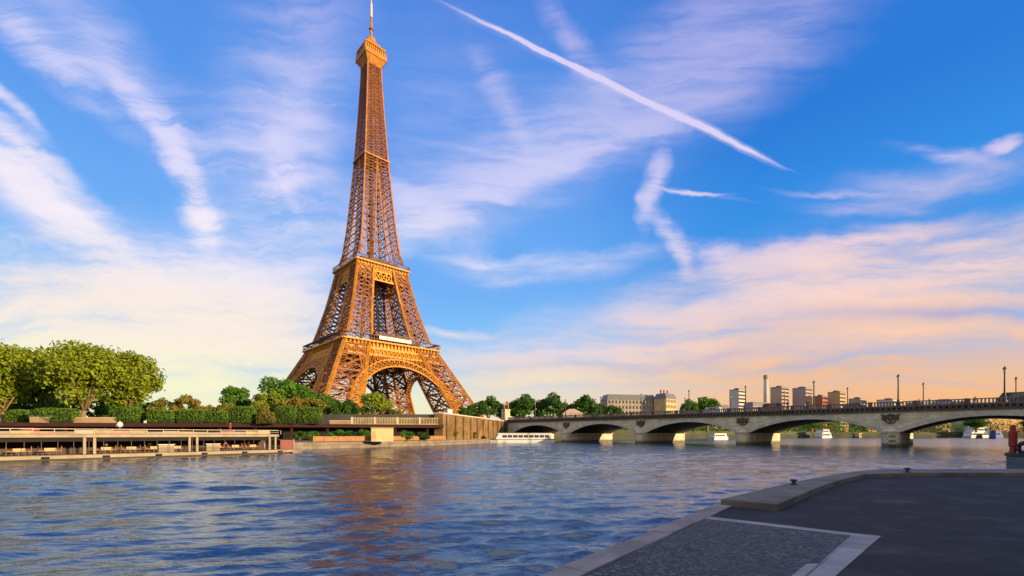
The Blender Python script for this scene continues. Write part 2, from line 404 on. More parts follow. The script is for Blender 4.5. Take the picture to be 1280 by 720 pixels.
# railway gallery: dark slab on posts with a recess behind
gal = empty('railway_gallery', (-60, 112, 1.35), 0, 'long dark brown covered railway gallery with a flat slab roof behind the lower quay', 'gallery')
def wl(a, b, off, z0, z1, mb, t0=0., t1=1.):
    a = Vector(a); b = Vector(b); d = (b-a).normalized(); nn = Vector((d.y, -d.x))
    a2 = a+(b-a)*t0; b2 = a+(b-a)*t1
    p = [a2+nn*off[0], b2+nn*off[0], b2+nn*off[1], a2+nn*off[1]]
    c = [(q.x+60, q.y-112) for q in p]
    mb.hexa([(x, y, z0) for x, y in (c[0], c[3], c[2], c[1])]+[(x, y, z1) for x, y in (c[0], c[3], c[2], c[1])])
ms = MB(); mw = MB()
for a, b in zip(WALL[:3], WALL[1:4]):
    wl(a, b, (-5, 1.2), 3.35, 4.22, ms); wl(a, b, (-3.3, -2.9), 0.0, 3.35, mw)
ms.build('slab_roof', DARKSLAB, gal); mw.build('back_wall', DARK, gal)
for a, b in zip(WALL[:3], WALL[1:4]):
    a = Vector(a); b = Vector(b); L = (b-a).length; n = int(L/8)
    if a.x < -200: a = a+(b-a)*.75; L = (b-a).length; n = int(L/8)
    for k in range(n):
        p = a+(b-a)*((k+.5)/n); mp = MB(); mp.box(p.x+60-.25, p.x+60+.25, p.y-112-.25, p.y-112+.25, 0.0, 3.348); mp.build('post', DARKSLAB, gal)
# golden embankment wall running to the bridge
def wallrun(name, pts, th, z0, z1, m_, label, cap=None, capz=.35):
    root = empty(name, (pts[0][0], pts[0][1], z0), 0, label, 'wall')
    o = Vector(pts[0]); mb = MB(); mc = MB()
    for a, b in zip(pts[:-1], pts[1:]):
        a = Vector(a)-o; b = Vector(b)-o; d = (b-a).normalized(); nn = Vector((-d.y, d.x))*th
        c = [a, b, b+nn, a+nn]; mb.hexa([(p.x, p.y, 0) for p in c]+[(p.x, p.y, z1-z0) for p in c])
        e = nn.normalized()*.15; c = [a-e, b-e, b+nn+e, a+nn+e]
        mc.hexa([(p.x, p.y, z1-z0) for p in c]+[(p.x, p.y, z1-z0+capz) for p in c])
    mb.build('wall_face', m_, root); mc.build('coping', cap or m_, root); return root
wallrun('embankment_wall', [(-19, 123.2), (-11, 158), (-3.5, 190.5)], 2.5, 1.35, 8.6, GOLDST, 'sunlit golden stone embankment wall between the tower and the bridge', PALE)
m = MB(); m.prism([(-21.8, 124.6), (-13.6, 159), (-6.2, 192), (0, 196), (-14, 230), (-90, 250), (-60, 125)], 5.6, 8.5); struct(m.build('upper_road', ASPH))
gw = COL.objects['embankment_wall.001']
for a, b in (((-19, 123.2), (-11, 158)), ((-11, 158), (-3.5, 190.5))):
    a = Vector(a); b = Vector(b); d = (b-a).normalized(); nn = Vector((d.y, -d.x)); n = 5
    for k in range(n):
        p = a+(b-a)*((k+.3)/n)-Vector((-19, 123.2)); q = p+d*1.3; m = MB()
        c = [p, p+nn*.5, q+nn*.5, q]; m.hexa([(v.x, v.y, 0) for v in c]+[(v.x, v.y, 6.9) for v in c]); m.build('buttress', GOLDST, gw)
# ------------------------------------------------------------------ right bank quay
QZ = 1.2
def gq(px, py, z=QZ): 
    Y = (EYE-z)*F/(py-HZ); return Vector(((px-640)/F*Y, Y))
A0 = gq(679, 720); A1 = gq(900, 629); dirE = (A1-A0).normalized(); nE = Vector((dirE.y, -dirE.x))   # nE points inland (right)
K1 = gq(900, 624, 1.35)
edge = [A0-dirE*26, A0, A1, gq(1075, 588.5, 1.35)+Vector((0,0)), Vector((15.8, 19.0)), Vector((34, 19.0)), Vector((110, 79)), Vector((330, 258))]
kin = [A1+nE*.95, gq(1068, 594.5, 1.35), Vector((15.4, 17.35)), Vector((34.3, 17.35))]
def asphalt():
    m = bpy.data.materials.new('asphalt'); m.use_nodes = True
    t = NT(m.node_tree); b = m.node_tree.nodes['Principled BSDF']
    g = t.node('ShaderNodeNewGeometry').outputs['Position']
    a = t.noise(g, .35, 5, .6).outputs['Fac']; a2 = t.noise(t.mapping(g, rot=(0,0,R(40)), scale=(.9, 1.3, 1)), .9, 6, .68).outputs['Fac']
    sp = t.noise(g, 60, 3, .7).outputs['Fac']
    c = t.mix(t.remap(a, .35, .68), (.016, .0155, .020, 1), (.037, .036, .043, 1))
    c = t.mix(t.math('MULTIPLY', t.remap(a2, .46, .74), .75), c, (.078, .076, .088, 1))
    c = t.mix(t.math('MULTIPLY', t.remap(sp, .5, .72), .5), c, (.11, .108, .118, 1))
    vo = t.node('ShaderNodeTexVoronoi', feature='DISTANCE_TO_EDGE'); t.put(vo.inputs['Vector'], t.vmath('ADD', g, t.vmath('SCALE', t.noise(g, 1.2, 4).outputs['Color'], .8))); vo.inputs['Scale'].default_value = .28
    crack = t.remap(vo.outputs['Distance'], .0, .006, 1, 0)
    c = t.mix(t.math('MULTIPLY', crack, .7), c, (.02, .02, .024, 1))
    t.put(b.inputs['Base Color'], c); t.put(b.inputs['Roughness'], t.remap(a, .3, .7, .7, .9)); b.inputs['Specular IOR Level'].default_value = .18
    bn = t.node('ShaderNodeBump'); bn.inputs['Distance'].default_value = .006; t.put(bn.inputs['Height'], sp); t.put(b.inputs['Normal'], bn.outputs[0])
    return m
m = MB(); m.prism([tuple(p) for p in edge]+[(330, -60), (-40, -60), (-40, -26)], -2, QZ); struct(m.build('quay', asphalt()))
def stones(name, a, b, w_, z0, z1, mtl, label, seg=1.2, gap=.012, side=nE):
    root = empty(name, (a.x, a.y, z0), 0, label, 'kerb')
    L = (b-a).length; n = max(1, round(L/seg)); d = (b-a).normalized(); s_ = Vector((d.y, -d.x))
    mb = MB(); r_ = random.Random(len(label))
    for k in range(n):
        p = d*(L*k/n+gap/2); q = d*(L*(k+1)/n-gap/2); dz_ = r_.uniform(-.006, .006)
        c = [p, p+s_*w_, q+s_*w_, q]
        mb.hexa([(v.x, v.y, 0) for v in c]+[(v.x, v.y, z1-z0+dz_) for v in c])
    mb.build('coping_stones', mtl, root, bevel=.015); return root
stones('quay_coping', A0-dirE*14-nE*.02, A1-dirE*.1-nE*.02, .36, .55, QZ+.02, QUAYST, 'worn purplish stone coping along the near edge of the quay beside the cobbles', 1.3)
# raised kerb
def kerb():
    o = K1; root = empty('raised_kerb', (o.x, o.y, .9), 0, 'raised grey stone kerb curving round the outer edge of the asphalt quay', 'kerb')
    outer = [K1, gq(985, 603.5, 1.35), gq(1045, 592.5, 1.35), Vector((14.6, 18.5)), Vector((16.4, 19.05)), Vector((34, 19.05))]
    inner = [K1+nE*1.12, gq(1030, 606, 1.35), gq(1062, 596.5, 1.35), Vector((13.1, 16.6)), Vector((15.6, 17.2)), Vector((34, 17.25))]
    def res(pl, n):
        L = [0]
        for a, b in zip(pl[:-1], pl[1:]): L.append(L[-1]+(b-a).length)
        out = []
        for k in range(n+1):
            s_ = L[-1]*k/n
            for i in range(len(pl)-1):
                if s_ <= L[i+1]+1e-6:
                    f = (s_-L[i])/(L[i+1]-L[i]); out.append(pl[i]+(pl[i+1]-pl[i])*f); break
        return out
    N = 24; A = res(outer, N); B = res(inner, N); mb = MB()
    for k in range(N):
        e = .018
        a0, a1, b0, b1 = A[k]-o, A[k+1]-o, B[k]-o, B[k+1]-o
        a0 = a0+(a1-a0)*e; b0 = b0+(b1-b0)*e
        mb.hexa([(v.x, v.y, 0) for v in (a0, b0, b1, a1)]+[(v.x, v.y, .45) for v in (a0, b0, b1, a1)])
    mb.build('kerb_stones', mat('kerb_stone', (.19, .175, .155), .85, .4, 1.1, stain=.6, bump=.012), root, bevel=.02)
kerb()
# cobbled patch with pale border strips, sheets a few mm above the asphalt

def cobmat():
    m = bpy.data.materials.new('cobbles'); m.use_nodes = True
    t = NT(m.node_tree); b = m.node_tree.nodes['Principled BSDF']
    g = t.node('ShaderNodeNewGeometry').outputs['Position']
    g2 = t.vmath('ADD', g, t.vmath('SCALE', t.noise(g, 6, 2).outputs['Color'], .03))
    vo = t.node('ShaderNodeTexVoronoi'); t.put(vo.inputs['Vector'], g2); vo.inputs['Scale'].default_value = 10.5; vo.inputs['Randomness'].default_value = .62
    ve = t.node('ShaderNodeTexVoronoi', feature='DISTANCE_TO_EDGE'); t.put(ve.inputs['Vector'], g2); ve.inputs['Scale'].default_value = 10.5; ve.inputs['Randomness'].default_value = .62
    joint = t.remap(ve.outputs['Distance'], .02, .12)
    sc_ = t.node('ShaderNodeSeparateColor'); t.l.new(vo.outputs['Color'], sc_.inputs[0])
    n = t.noise(g, .9, 5).outputs['Fac']; sp = t.noise(g, 35, 3, .7).outputs['Fac']
    c = t.mix(sc_.outputs[0], (.040, .044, .058, 1), (.12, .122, .145, 1))
    c = t.mix(joint, (.016, .017, .022, 1), c)
    c = t.mix(t.remap(n, .4, .7, 0, .55), c, (.040, .042, .050, 1))
    c = t.mix(t.remap(sp, .5, .75, 0, .4), c, (.2, .2, .22, 1))
    t.put(b.inputs['Base Color'], c); b.inputs['Roughness'].default_value = .7
    bn = t.node('ShaderNodeBump'); bn.inputs['Distance'].default_value = .012; bn.inputs['Strength'].default_value = .9
    t.put(bn.inputs['Height'], t.math('ADD', t.math('MULTIPLY', sp, .3), joint)); t.put(b.inputs['Normal'], bn.outputs[0])
    return m
def sheet(name, pts, z, mtl, th=.004):
    mb = MB(); mb.prism([tuple(p) for p in pts], z-.02, z); return struct(mb.build(name, mtl))
def ext(a, b, k): return a+(b-a)*k
cA, cB, cC, cD = gq(722, 720), gq(870, 647.5), gq(1064, 670), gq(985+22, 720)
sheet('cobbled_pavement', [ext(cB, cA, 4), ext(cC, cD, 4), cC, cB], QZ+.004, cobmat())
PSTR = mat('pale_border_stone', (.36, .345, .37), .8, .3, 3, stain=.35, bump=.004)
oC, oD = gq(1101, 671), gq(1045, 720)
sheet('pale_border', [cB, cC, gq(1070, 667.5), gq(878, 645.3)], QZ+.010, PSTR)
sheet('pale_border', [ext(cC, cD, 4), ext(oC, oD, 4), oC, gq(1070, 667.5), cC], QZ+.011, PSTR)
sa, sb = gq(1023, 705), gq(1008, 705.5)
dd = (cD-cC); sheet('pale_border', [sa+dd*3, sa, sb, sb+dd*3][::-1], QZ+.009, PSTR)

# mooring bollards
def bollard(px, py, label, s=1.):
    p = gq(px, py, 1.35); r_ = empty('mooring_bollard', (p.x, p.y, 1.35), .3, label, 'bollard')
    m = MB(); m.lathe([(.16, 0), (.16, .02), (.085, .03), (.07, .12), (.075, .15)], n=14); m.build('post', CASTIRON, r_, smooth=True)
    m = MB(); m.lathe([(.075, .15), (.13, .155), (.14, .19), (.11, .22), (.03, .23)], n=14); m.build('mushroom_cap', CASTIRON, r_, smooth=True)
    r_.scale = (s,)*3
bollard(992, 606, 'black mushroom mooring bollard on the broad near part of the raised kerb', .72)
bollard(1134, 590.5, 'small dark bollard on the straight far stretch of the raised kerb', .8)

# ------------------------------------------------------------------ bridge
br_o = bp(0, 132.7)
bridge = empty('stone_arch_bridge', (br_o.x, br_o.y, 0), BETA, 'long pale stone bridge with five low arches crossing the river', 'bridge')
BW = 27.; PT = [14.9+31.7*k for k in range(4)]; HP = 1.6; SPAN = 28.5; Z0 = 3.3; RISE = 3.4
ZC = 8.0; ZD = 9.2; ZP = 10.3
starts = [PT[0]-HP-SPAN]+[p+HP for p in PT]
Rad = (SPAN**2/4+RISE**2)/(2*RISE)
def arch(u): return Z0+RISE-(Rad-math.sqrt(Rad*Rad-(u-SPAN/2)**2))
NS = 28
for s0 in starts:
    mv = MB(); mr = {-.12: MB(), BW+.003: MB()}; mf = {0: MB(), BW: MB()}
    for k in range(NS):
        u0, u1 = SPAN*k/NS, SPAN*(k+1)/NS; za, zb = arch(u0), arch(u1)
        mv.quad((0, s0+u0, za), (0, s0+u1, zb), (BW, s0+u1, zb), (BW, s0+u0, za))
        for x in (0, BW):
            mf[x].quad((x, s0+u0, za), (x, s0+u1, zb), (x, s0+u1, ZC), (x, s0+u0, ZC))
        t0 = .85
        g_ = .004
        def rp(u, o_): 
            c = Vector((SPAN/2, Z0+RISE-Rad)); v = Vector((u, arch(u)))-c; v = v*(1+o_/v.length); v += c; return v
        for x in (-.12, BW+.003):
            p0, p1, p2, p3 = rp(u0+g_, 0), rp(u1-g_, 0), rp(u1-g_, t0), rp(u0+g_, t0)
            mr[x].hexa([(x, s0+p0.x, p0.y), (x, s0+p1.x, p1.y), (x+.117, s0+p1.x, p1.y), (x+.117, s0+p0.x, p0.y),
                     (x, s0+p3.x, p3.y), (x, s0+p2.x, p2.y), (x+.117, s0+p2.x, p2.y), (x+.117, s0+p3.x, p3.y)])
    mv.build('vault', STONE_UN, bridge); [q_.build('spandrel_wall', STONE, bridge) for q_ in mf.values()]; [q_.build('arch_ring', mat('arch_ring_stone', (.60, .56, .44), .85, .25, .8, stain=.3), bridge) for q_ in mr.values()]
for p in PT:
    m = MB(); w_ = HP; zt = 3.25
    m.prism([(-.3, p+w_), (-1.6, p+w_*.8), (-2.9, p), (-1.6, p-w_*.8), (-.3, p-w_), (BW+.3, p-w_), (BW+1.6, p-w_*.8), (BW+2.9, p), (BW+1.6, p+w_*.8), (BW+.3, p+w_)][::-1], -2, zt)
    po = m.build('pier', STONE, bridge)
    for (xa, xs) in ((-.3, -1), (BW+.3, 1)):
        m = MB(); pr = [(xa, p+w_+.15), (xa+xs*1.5, p+w_*.85+.1), (xa+xs*2.9, p), (xa+xs*1.5, p-w_*.85-.1), (xa, p-w_-.15)]
        if xs > 0: pr = pr[::-1]
        m.prism(pr, zt, zt+.35)
        c = (xa-xs*.25, p, zt+1.7); i = len(m.v); pts = [(q_[0], q_[1], zt+.35) for q_ in pr]
        m.v += pts+[c]
        for k in range(4): m.f.append((i+k, i+k+1, i+5))
        m.build('pier_cap', PALE, po)
    for x in (0, BW): m = MB(); m.quad((x, p-w_, zt), (x, p+w_, zt), (x, p+w_, ZC), (x, p-w_, ZC)); m.build('spandrel_wall', STONE, bridge)
    # carved eagle in a wreath above the pier
    m = MB(); zc = 6.45
    n = 20
    for k in range(n):
        a0, a1 = 2*math.pi*k/n, 2*math.pi*(k+1)/n
        m.tube([(-.16, p+1.0*math.cos(a0), zc+1.0*math.sin(a0)), (-.16, p+1.0*math.cos(a1), zc+1.0*math.sin(a1))], .17, 6)
    m.tube([(-.14, p, zc-.75), (-.36, p, zc-.3), (-.42, p, zc+.25), (-.3, p, zc+.62), (-.38, p+.06, zc+.85), (-.4, p+.3, zc+.84)], [.12, .32, .36, .2, .2, .06], 8)
    for sg in (-1, 1):
        for j in range(5):
            a = R(62-j*24)
            m.tube([(-.2, p+sg*.3, zc+.35-.1*j), (-.3, p+sg*(.95+.13*j), zc+.55-.08*j+.25*math.sin(a)), (-.14, p+sg*(1.75-.1*j)*1.0, zc+.45+.75*math.sin(a)-.15*j)], [.2, .2, .05], 6)
    m.build('eagle_relief', STONE_DK, bridge)
yl0, yl1 = starts[0]-14, 141.7
m = MB(); m.box(-.01, BW+.01, starts[-1]+SPAN, 144, -2, ZC); m.build('abutment', STONE, bridge)
m = MB(); m.box(-.01, BW+.01, yl0, starts[0], -2, ZC); m.build('abutment', STONE, bridge)
m = MB(); m.box(-.45, BW+.45, yl0, 144, ZC, ZC+.35); m.box(-.62, BW+.62, yl0, 144, ZD-.3, ZD-.002); m.box(-.1, BW+.1, yl0, 144, ZC+.35, ZD-.3)
y = yl0
while y < 143.6:
    for x in (-.58, BW+.12): m.box(x, x+.46, y, y+.42, ZC+.352, ZD-.302)
    y += .95
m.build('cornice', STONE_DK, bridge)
m = MB(); m.box(-.1, BW+.1, yl0, 150, ZD, ZD+.006); m.build('deck', ASPH, bridge)
for x in (-.35, BW+.05):
    m = MB(); m.box(x, x+.3, yl0, 143, ZD+.01, ZD+.16); m.box(x-.04, x+.34, yl0, 143, ZP-.2, ZP); 
    y = yl0
    while y < 142.8:
        m.box(x+.04, x+.26, y, y+.25, ZD+.16, ZP-.2); y += .55
    m.build('parapet', mat('parapet_stone', (.20, .165, .15), .9, .3, 1, stain=.4), bridge)
for x in (-.42, BW-.02):
    for k in range(int((142-yl0)/7.9)):
        m = MB(); m.box(x, x+.44, yl0+k*7.9, yl0+k*7.9+.7, ZD+.012, ZP+.08); m.build('parapet_pier', STONE_DK, bridge)

# lamps on the bridge
lamp = None
def make_lamp():
    r_ = empty('street_lamp', (0, 0, 0), 0, 'x', 'street lamp', 'tall lamps along the bridge')
    m = MB(); m.lathe([(.42, 0), (.42, .5), (.30, .6), (.26, 1.3), (.30, 1.4), (.17, 1.5)], n=10); m.build('base', CASTIRON, r_)
    m = MB(); m.lathe([(.17, 1.5), (.15, 3), (.12, 5.9), (.2, 5.95), (.16, 6.1)], n=10); m.build('pole', CASTIRON, r_)
    m = MB(); m.lathe([(.12, 6.1), (.27, 6.75), (.27, 6.8)], n=8); m.build('lantern', mat('lantern_glass', (.5, .45, .35), .2, .1, 1), r_)
    m = MB(); m.lathe([(.33, 6.8), (.3, 6.9), (.12, 7.15), (.05, 7.2), (.07, 7.3), (.01, 7.45)], n=8); m.build('lantern_cap', CASTIRON, r_)
    return r_
near_l = ['street lamp on the near parapet over the arch at the right frame edge', 'street lamp on the near parapet right over the largest visible pier',
          'near parapet street lamp over the middle of the second arch from the right', 'near parapet street lamp just right of the small grey tower block', 'near parapet street lamp standing before the pair of round far trees',
          'near parapet street lamp beside the sunlit end of the long apartment house', 'near parapet street lamp over the second arch from the far bank', 'near parapet street lamp over the farthest pier', 'near parapet street lamp over the arch that touches the far bank']
far_l = ['thin street lamp on the far parapet beside the thickest lamp at the right edge', 'thin far parapet street lamp a little right of the largest pier', 'thin far parapet street lamp right of the low sunlit block', 'thin far parapet street lamp before the brown and white tower blocks',
         'thin far parapet street lamp left of the slender chimney', 'thin far parapet street lamp left of the grey tower block', 'thin far parapet street lamp among the dark far trees', 'thin far parapet street lamp next to the white marquee']
for k, lb in enumerate(near_l):
    p = bp(-2.6+16.2*k, 133.1)
    if lamp is None: lamp = make_lamp(); lamp.location = (p.x, p.y, ZD); lamp['label'] = lb
    else: dup(lamp, (p.x, p.y, ZD), label=lb)
for k, lb in enumerate(far_l):
    p = bp(-4.9+16.1*k, 158.6); dup(lamp, (p.x, p.y, ZD), label=lb, scale=(.85, .85, 1))

# ------------------------------------------------------------------ the iron tower
TZ = 7.2
T = empty('iron_lattice_tower', (-103.7, 330, TZ), BETA, 'tall orange brown iron lattice tower on four arched legs, beside the river', 'tower')
PROF = [(0, 62.4), (57.6, 33.4), (64, 30.0), (90, 23.3), (115.7, 18.2), (125, 15.2), (145, 12.8), (170, 10.7), (197, 8.7), (225, 7.0), (256, 5.4), (275, 4.9), (290, 4.5)]
def wo_(z):
    for (a, wa), (b, wb) in zip(PROF[:-1], PROF[1:]):
        if z <= b: return wa+(wb-wa)*(z-a)/(b-a)
    return PROF[-1][1]
def wi_(z):
    if z <= 57.6: return 37.4+(17.2-37.4)*z/57.6
    if z <= 115.7: return 14.8+(7.0-14.8)*(z-57.6)/58.1
    return 0
def lattice_panel(m, a0, b0, a1, b1, t1, t2, sub=1):
    # a0-b0 bottom edge, a1-b1 top edge
    a0, b0, a1, b1 = map(Vector, (a0, b0, a1, b1))
    m.bar(a0, b1, t1); m.bar(b0, a1, t1); m.bar(a1, b1, t1*1.1)
    if sub:
        L = lambda p, q, f: p+(q-p)*f
        n = sub+1
        for i in range(n):
            for j in range(n):
                def pt(u, v): return L(L(a0, b0, u), L(a1, b1, u), v)
                u0, u1, v0, v1 = i/n, (i+1)/n, j/n, (j+1)/n
                m.bar(pt(u0, v0), pt(u1, v1), t2); m.bar(pt(u1, v0), pt(u0, v1), t2)
        for j in range(1, n): m.bar(pt(0, j/n), pt(1, j/n), t2*1.2)
def leg(sx, sy, z0, z1, npan, te, t1, t2, name, sub):
    m = MB(); me_ = [MB() for _ in range(4)]
    zs = [z0+(z1-z0)*(1-(1-k/npan)**1.0) for k in range(npan+1)]
    def cor(z):
        o, i = wo_(z), wi_(z) if z < 57.7 or z0 > 50 else wi_(z)
        return [Vector((sx*i, sy*i, z)), Vector((sx*o, sy*i, z)), Vector((sx*o, sy*o, z)), Vector((sx*i, sy*o, z))]
    for a, b in zip(zs[:-1], zs[1:]):
        A, B = cor(a), cor(b)
        for k in range(4):
            lattice_panel(m, A[k], A[(k+1)%4], B[k], B[(k+1)%4], t1, t2, sub)
            me_[k].bar(A[k], B[k], te)
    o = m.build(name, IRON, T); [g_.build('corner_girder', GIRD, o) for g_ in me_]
    return o
for sx in (-1, 1):
    for sy in (-1, 1):
        leg(sx, sy, 2.5, 57.4, 5, 1.9, .95, .36, 'leg', 2)
        leg(sx, sy, 62.5, 115, 6, 1.4, .68, .30, 'upper_leg', 2)
        m = MB(); c = 49.9
        for dx_ in (-11, 11):
            for dy_ in (-11, 11):
                x, y_ = sx*c+dx_, sy*c+dy_
                m.hexa([(x-4.5, y_-4.5, -3), (x+4.5, y_-4.5, -3), (x+4.5, y_+4.5, -3), (x-4.5, y_+4.5, -3), (x-2.6, y_-2.6, 3), (x+2.6, y_-2.6, 3), (x+2.6, y_+2.6, 3), (x-2.6, y_+2.6, 3)])
        m.build('masonry_plinth', PALE, T)
rot4 = [Matrix.Rotation(k*math.pi/2, 3, 'Z') for k in range(4)]
def fpt(k, x, off, z): return rot4[k] @ Vector((x, -off, z))        # a point on side k
# decorative arches
for k in range(4):
    m = MB(); N = 34; r0, r1 = 36.6, 41.2; zc = 4.5
    P0, P1 = [], []
    for i in range(N+1):
        a = math.pi*i/N
        z0_, z1_ = zc+r0*math.sin(a), zc+r1*math.sin(a)
        P0.append(fpt(k, r0*math.cos(a), wo_(z0_)+.3, z0_)); P1.append(fpt(k, r1*math.cos(a), wo_(z1_)+.5, z1_))
    for i in range(N):
        m.bar(P0[i], P0[i+1], 1.5, 1.0); m.bar(P1[i], P1[i+1], 1.3, .9)
        m.bar(P0[i], P1[i+1], .45); m.bar(P1[i], P0[i+1], .45); m.bar(P0[i], P1[i], .6)
        # soffit depth of the arch
        q0 = P0[i]+rot4[k]@Vector((0, 3.2, 0)); q1 = P0[i+1]+rot4[k]@Vector((0, 3.2, 0))
        m.bar(q0, q1, .9); m.bar(P0[i], q1, .4); m.bar(P0[i+1], q0, .4)
    # spandrel lattice between arch and girder
    for i in range(-9, 9):
        x0, x1 = i*3.4, (i+1)*3.4
        f = lambda x: zc+math.sqrt(max(0, r1*r1-x*x))
        if abs(x0) > 30 or abs(x1) > 30: continue
        for xa, xb in ((x0, x1), (x1, x0)):
            m.bar(fpt(k, xa, wo_(f(xa))+.3, f(xa)), fpt(k, xb, wo_(47.5)+.3, 47.5), .4)
        m.bar(fpt(k, x0, wo_(f(x0))+.3, f(x0)), fpt(k, x0, wo_(47.5)+.3, 47.5), .5)
    m.build('arch', GIRD, T)
# level one
GH = 35.4
def girder(k, half, off0, off1, z0, z1, n, t, m, xx=True):
    m.bar(fpt(k, -half, off0, z0), fpt(k, half, off0, z0), t*1.8, t*1.8); m.bar(fpt(k, -half, off1, z1), fpt(k, half, off1, z1), t*1.8, t*1.8)
    for i in range(n):
        x0, x1 = -half+2*half*i/n, -half+2*half*(i+1)/n
        if xx: m.bar(fpt(k, x0, off0, z0), fpt(k, x1, off1, z1), t); m.bar(fpt(k, x1, off0, z0), fpt(k, x0, off1, z1), t)
        m.bar(fpt(k, x0, off0, z0), fpt(k, x0, off1, z1), t*1.1)
for k in range(4):
    L1 = MB(); girder(k, 34.2, 37.6, 35.4, 47.5, 52.3, 22, .55, L1)
    girder(k, 34.2, 36.8, 34.4, 47.7, 52.2, 11, .5, L1)
    L1.build('first_level_girder', PLAT_LIT, T)
P1m = MB()
P1m.box(-GH, GH, -GH, -15, 56.6, 57.6); P1m.box(-GH, GH, 15, GH, 56.6, 57.6); P1m.box(-GH, -15, -15, 15, 56.6, 57.6); P1m.box(15, GH, -15, 15, 56.6, 57.6)
for k in range(4):      # frieze plate with consoles
    a, b, c, d = fpt(k, -34.2, 34.2, 52.4), fpt(k, 34.2, 34.2, 52.4), fpt(k, 34.2, 34.2, 56.6), fpt(k, -34.2, 34.2, 56.6)
    P1m.hexa([a, b, fpt(k, 33.6, 33.6, 52.4), fpt(k, -33.6, 33.6, 52.4), d, c, fpt(k, 33.6, 33.6, 56.6), fpt(k, -33.6, 33.6, 56.6)])
    for i in range(27):
        x = -34+68*i/26
        P1m.hexa([fpt(k, x-.35, 34.3, 52.6), fpt(k, x+.35, 34.3, 52.6), fpt(k, x+.35, 34.21, 52.6), fpt(k, x-.35, 34.21, 52.6), fpt(k, x-.35, 35.9, 56.3), fpt(k, x+.35, 35.9, 56.3), fpt(k, x+.35, 34.21, 56.3), fpt(k, x-.35, 34.21, 56.3)])
    P1m.bar(fpt(k, -36, 36, 56.9), fpt(k, 36, 36, 56.9), 1.3, 1.0); P1m.bar(fpt(k, -34.4, 34.5, 52.5), fpt(k, 34.4, 34.5, 52.5), .7, .6)
p1 = P1m.build('first_platform', PLAT_LIT, T)
rail = MB()
for k in range(4):
    for i in range(36):
        x = -36+72*i/35; rail.bar(fpt(k, x, 36, 57.3), fpt(k, x, 36, 60.9), .28)
    rail.bar(fpt(k, -36, 36, 58.7), fpt(k, 36, 36, 58.7), .35); rail.bar(fpt(k, -36, 36, 61), fpt(k, 36, 36, 61), .5, .4); rail.bar(fpt(k, -36, 34.6, 61.3), fpt(k, 36, 34.6, 61.3), 2.6, .2)
rail.build('railing', IRON_DK, p1)
for k in range(4):
    m = MB(); c = [fpt(k, -13, 33, 57.6), fpt(k, 13, 33, 57.6), fpt(k, 13, 24, 57.6), fpt(k, -13, 24, 57.6)]
    m.hexa([tuple(v) for v in c]+[(v.x, v.y, 63) for v in c]); pv = m.build('pavilion', IRON_DK, T)
    m = MB(); c = [fpt(k, -13.5, 33.6, 63), fpt(k, 13.5, 33.6, 63), fpt(k, 13.5, 23.6, 63), fpt(k, -13.5, 23.6, 63)]
    m.hexa([tuple(v) for v in c]+[(v.x, v.y, 63.6) for v in c]); m.build('roof', IRON_DK, pv)
m = MB(); c = [fpt(0, -12, 36.35, 58.9), fpt(0, 12, 36.35, 58.9), fpt(0, 12, 36.2, 58.9), fpt(0, -12, 36.2, 58.9)]
m.hexa([tuple(v) for v in c]+[(v.x, v.y, 61.0) for v in c]); o = m.build('lit_window_band', LITGLASS, T); mu = MB(); [mu.bar(fpt(0, -12+24*i/12, 36.4, 58.9), fpt(0, -12+24*i/12, 36.4, 61), .3) for i in range(13)]; mu.bar(fpt(0, -12, 36.4, 60), fpt(0, 12, 36.4, 60), .15); mu.build('mullions', GIRD, o); o['label'] = 'bright cream glowing window band on the first platform'
# level two
for k in range(4):
    L2 = MB(); girder(k, 18.0, 19.6, 18.4, 103.5, 110, 9, .55, L2); girder(k, 18.2, 18.4, 18.6, 110, 113.4, 14, .45, L2)
    L2.build('second_level_girder', PLAT_LIT, T)
m = MB(); g2 = 19.6
m.box(-g2, g2, -g2, g2, 114.6, 115.7)
for k in range(4):
    a = [fpt(k, -18.6, 18.6, 113.2), fpt(k, 18.6, 18.6, 113.2), fpt(k, 18, 18, 113.2), fpt(k, -18, 18, 113.2)]
    m.hexa([tuple(v) for v in a]+[(v.x, v.y, 114.6) for v in a])
    for i in range(17):
        x = -19+38*i/16
        m.hexa([fpt(k, x-.25, 18.7, 111.5), fpt(k, x+.25, 18.7, 111.5), fpt(k, x+.25, 18.61, 111.5), fpt(k, x-.25, 18.61, 111.5), fpt(k, x-.25, 20.1, 114.6), fpt(k, x+.25, 20.1, 114.6), fpt(k, x+.25, 18.61, 114.6), fpt(k, x-.25, 18.61, 114.6)])
    m.bar(fpt(k, -20.2, 20.2, 115.1), fpt(k, 20.2, 20.2, 115.1), 1.1, 1.0)
p2 = m.build('second_platform', PLAT_LIT, T)
m = MB()
for k in range(4):
    for i in range(26):
        x = -20.2+40.4*i/25; m.bar(fpt(k, x, 20.2, 115.6), fpt(k, x, 20.2, 118.2), .22)
    m.bar(fpt(k, -20.2, 20.2, 118.3), fpt(k, 20.2, 20.2, 118.3), .45, .4)
    m.bar(fpt(k, -20.2, 20.2, 116.8), fpt(k, 20.2, 20.2, 116.8), .25)
m.build('railing', IRON_DK, p2)
m = MB(); m.box(-13, 13, -13, 13, 115.7, 119.5); m.box(-13.8, 13.8, -13.8, 13.8, 119.5, 120.1); m.build('pavilion', IRON_DK, T)
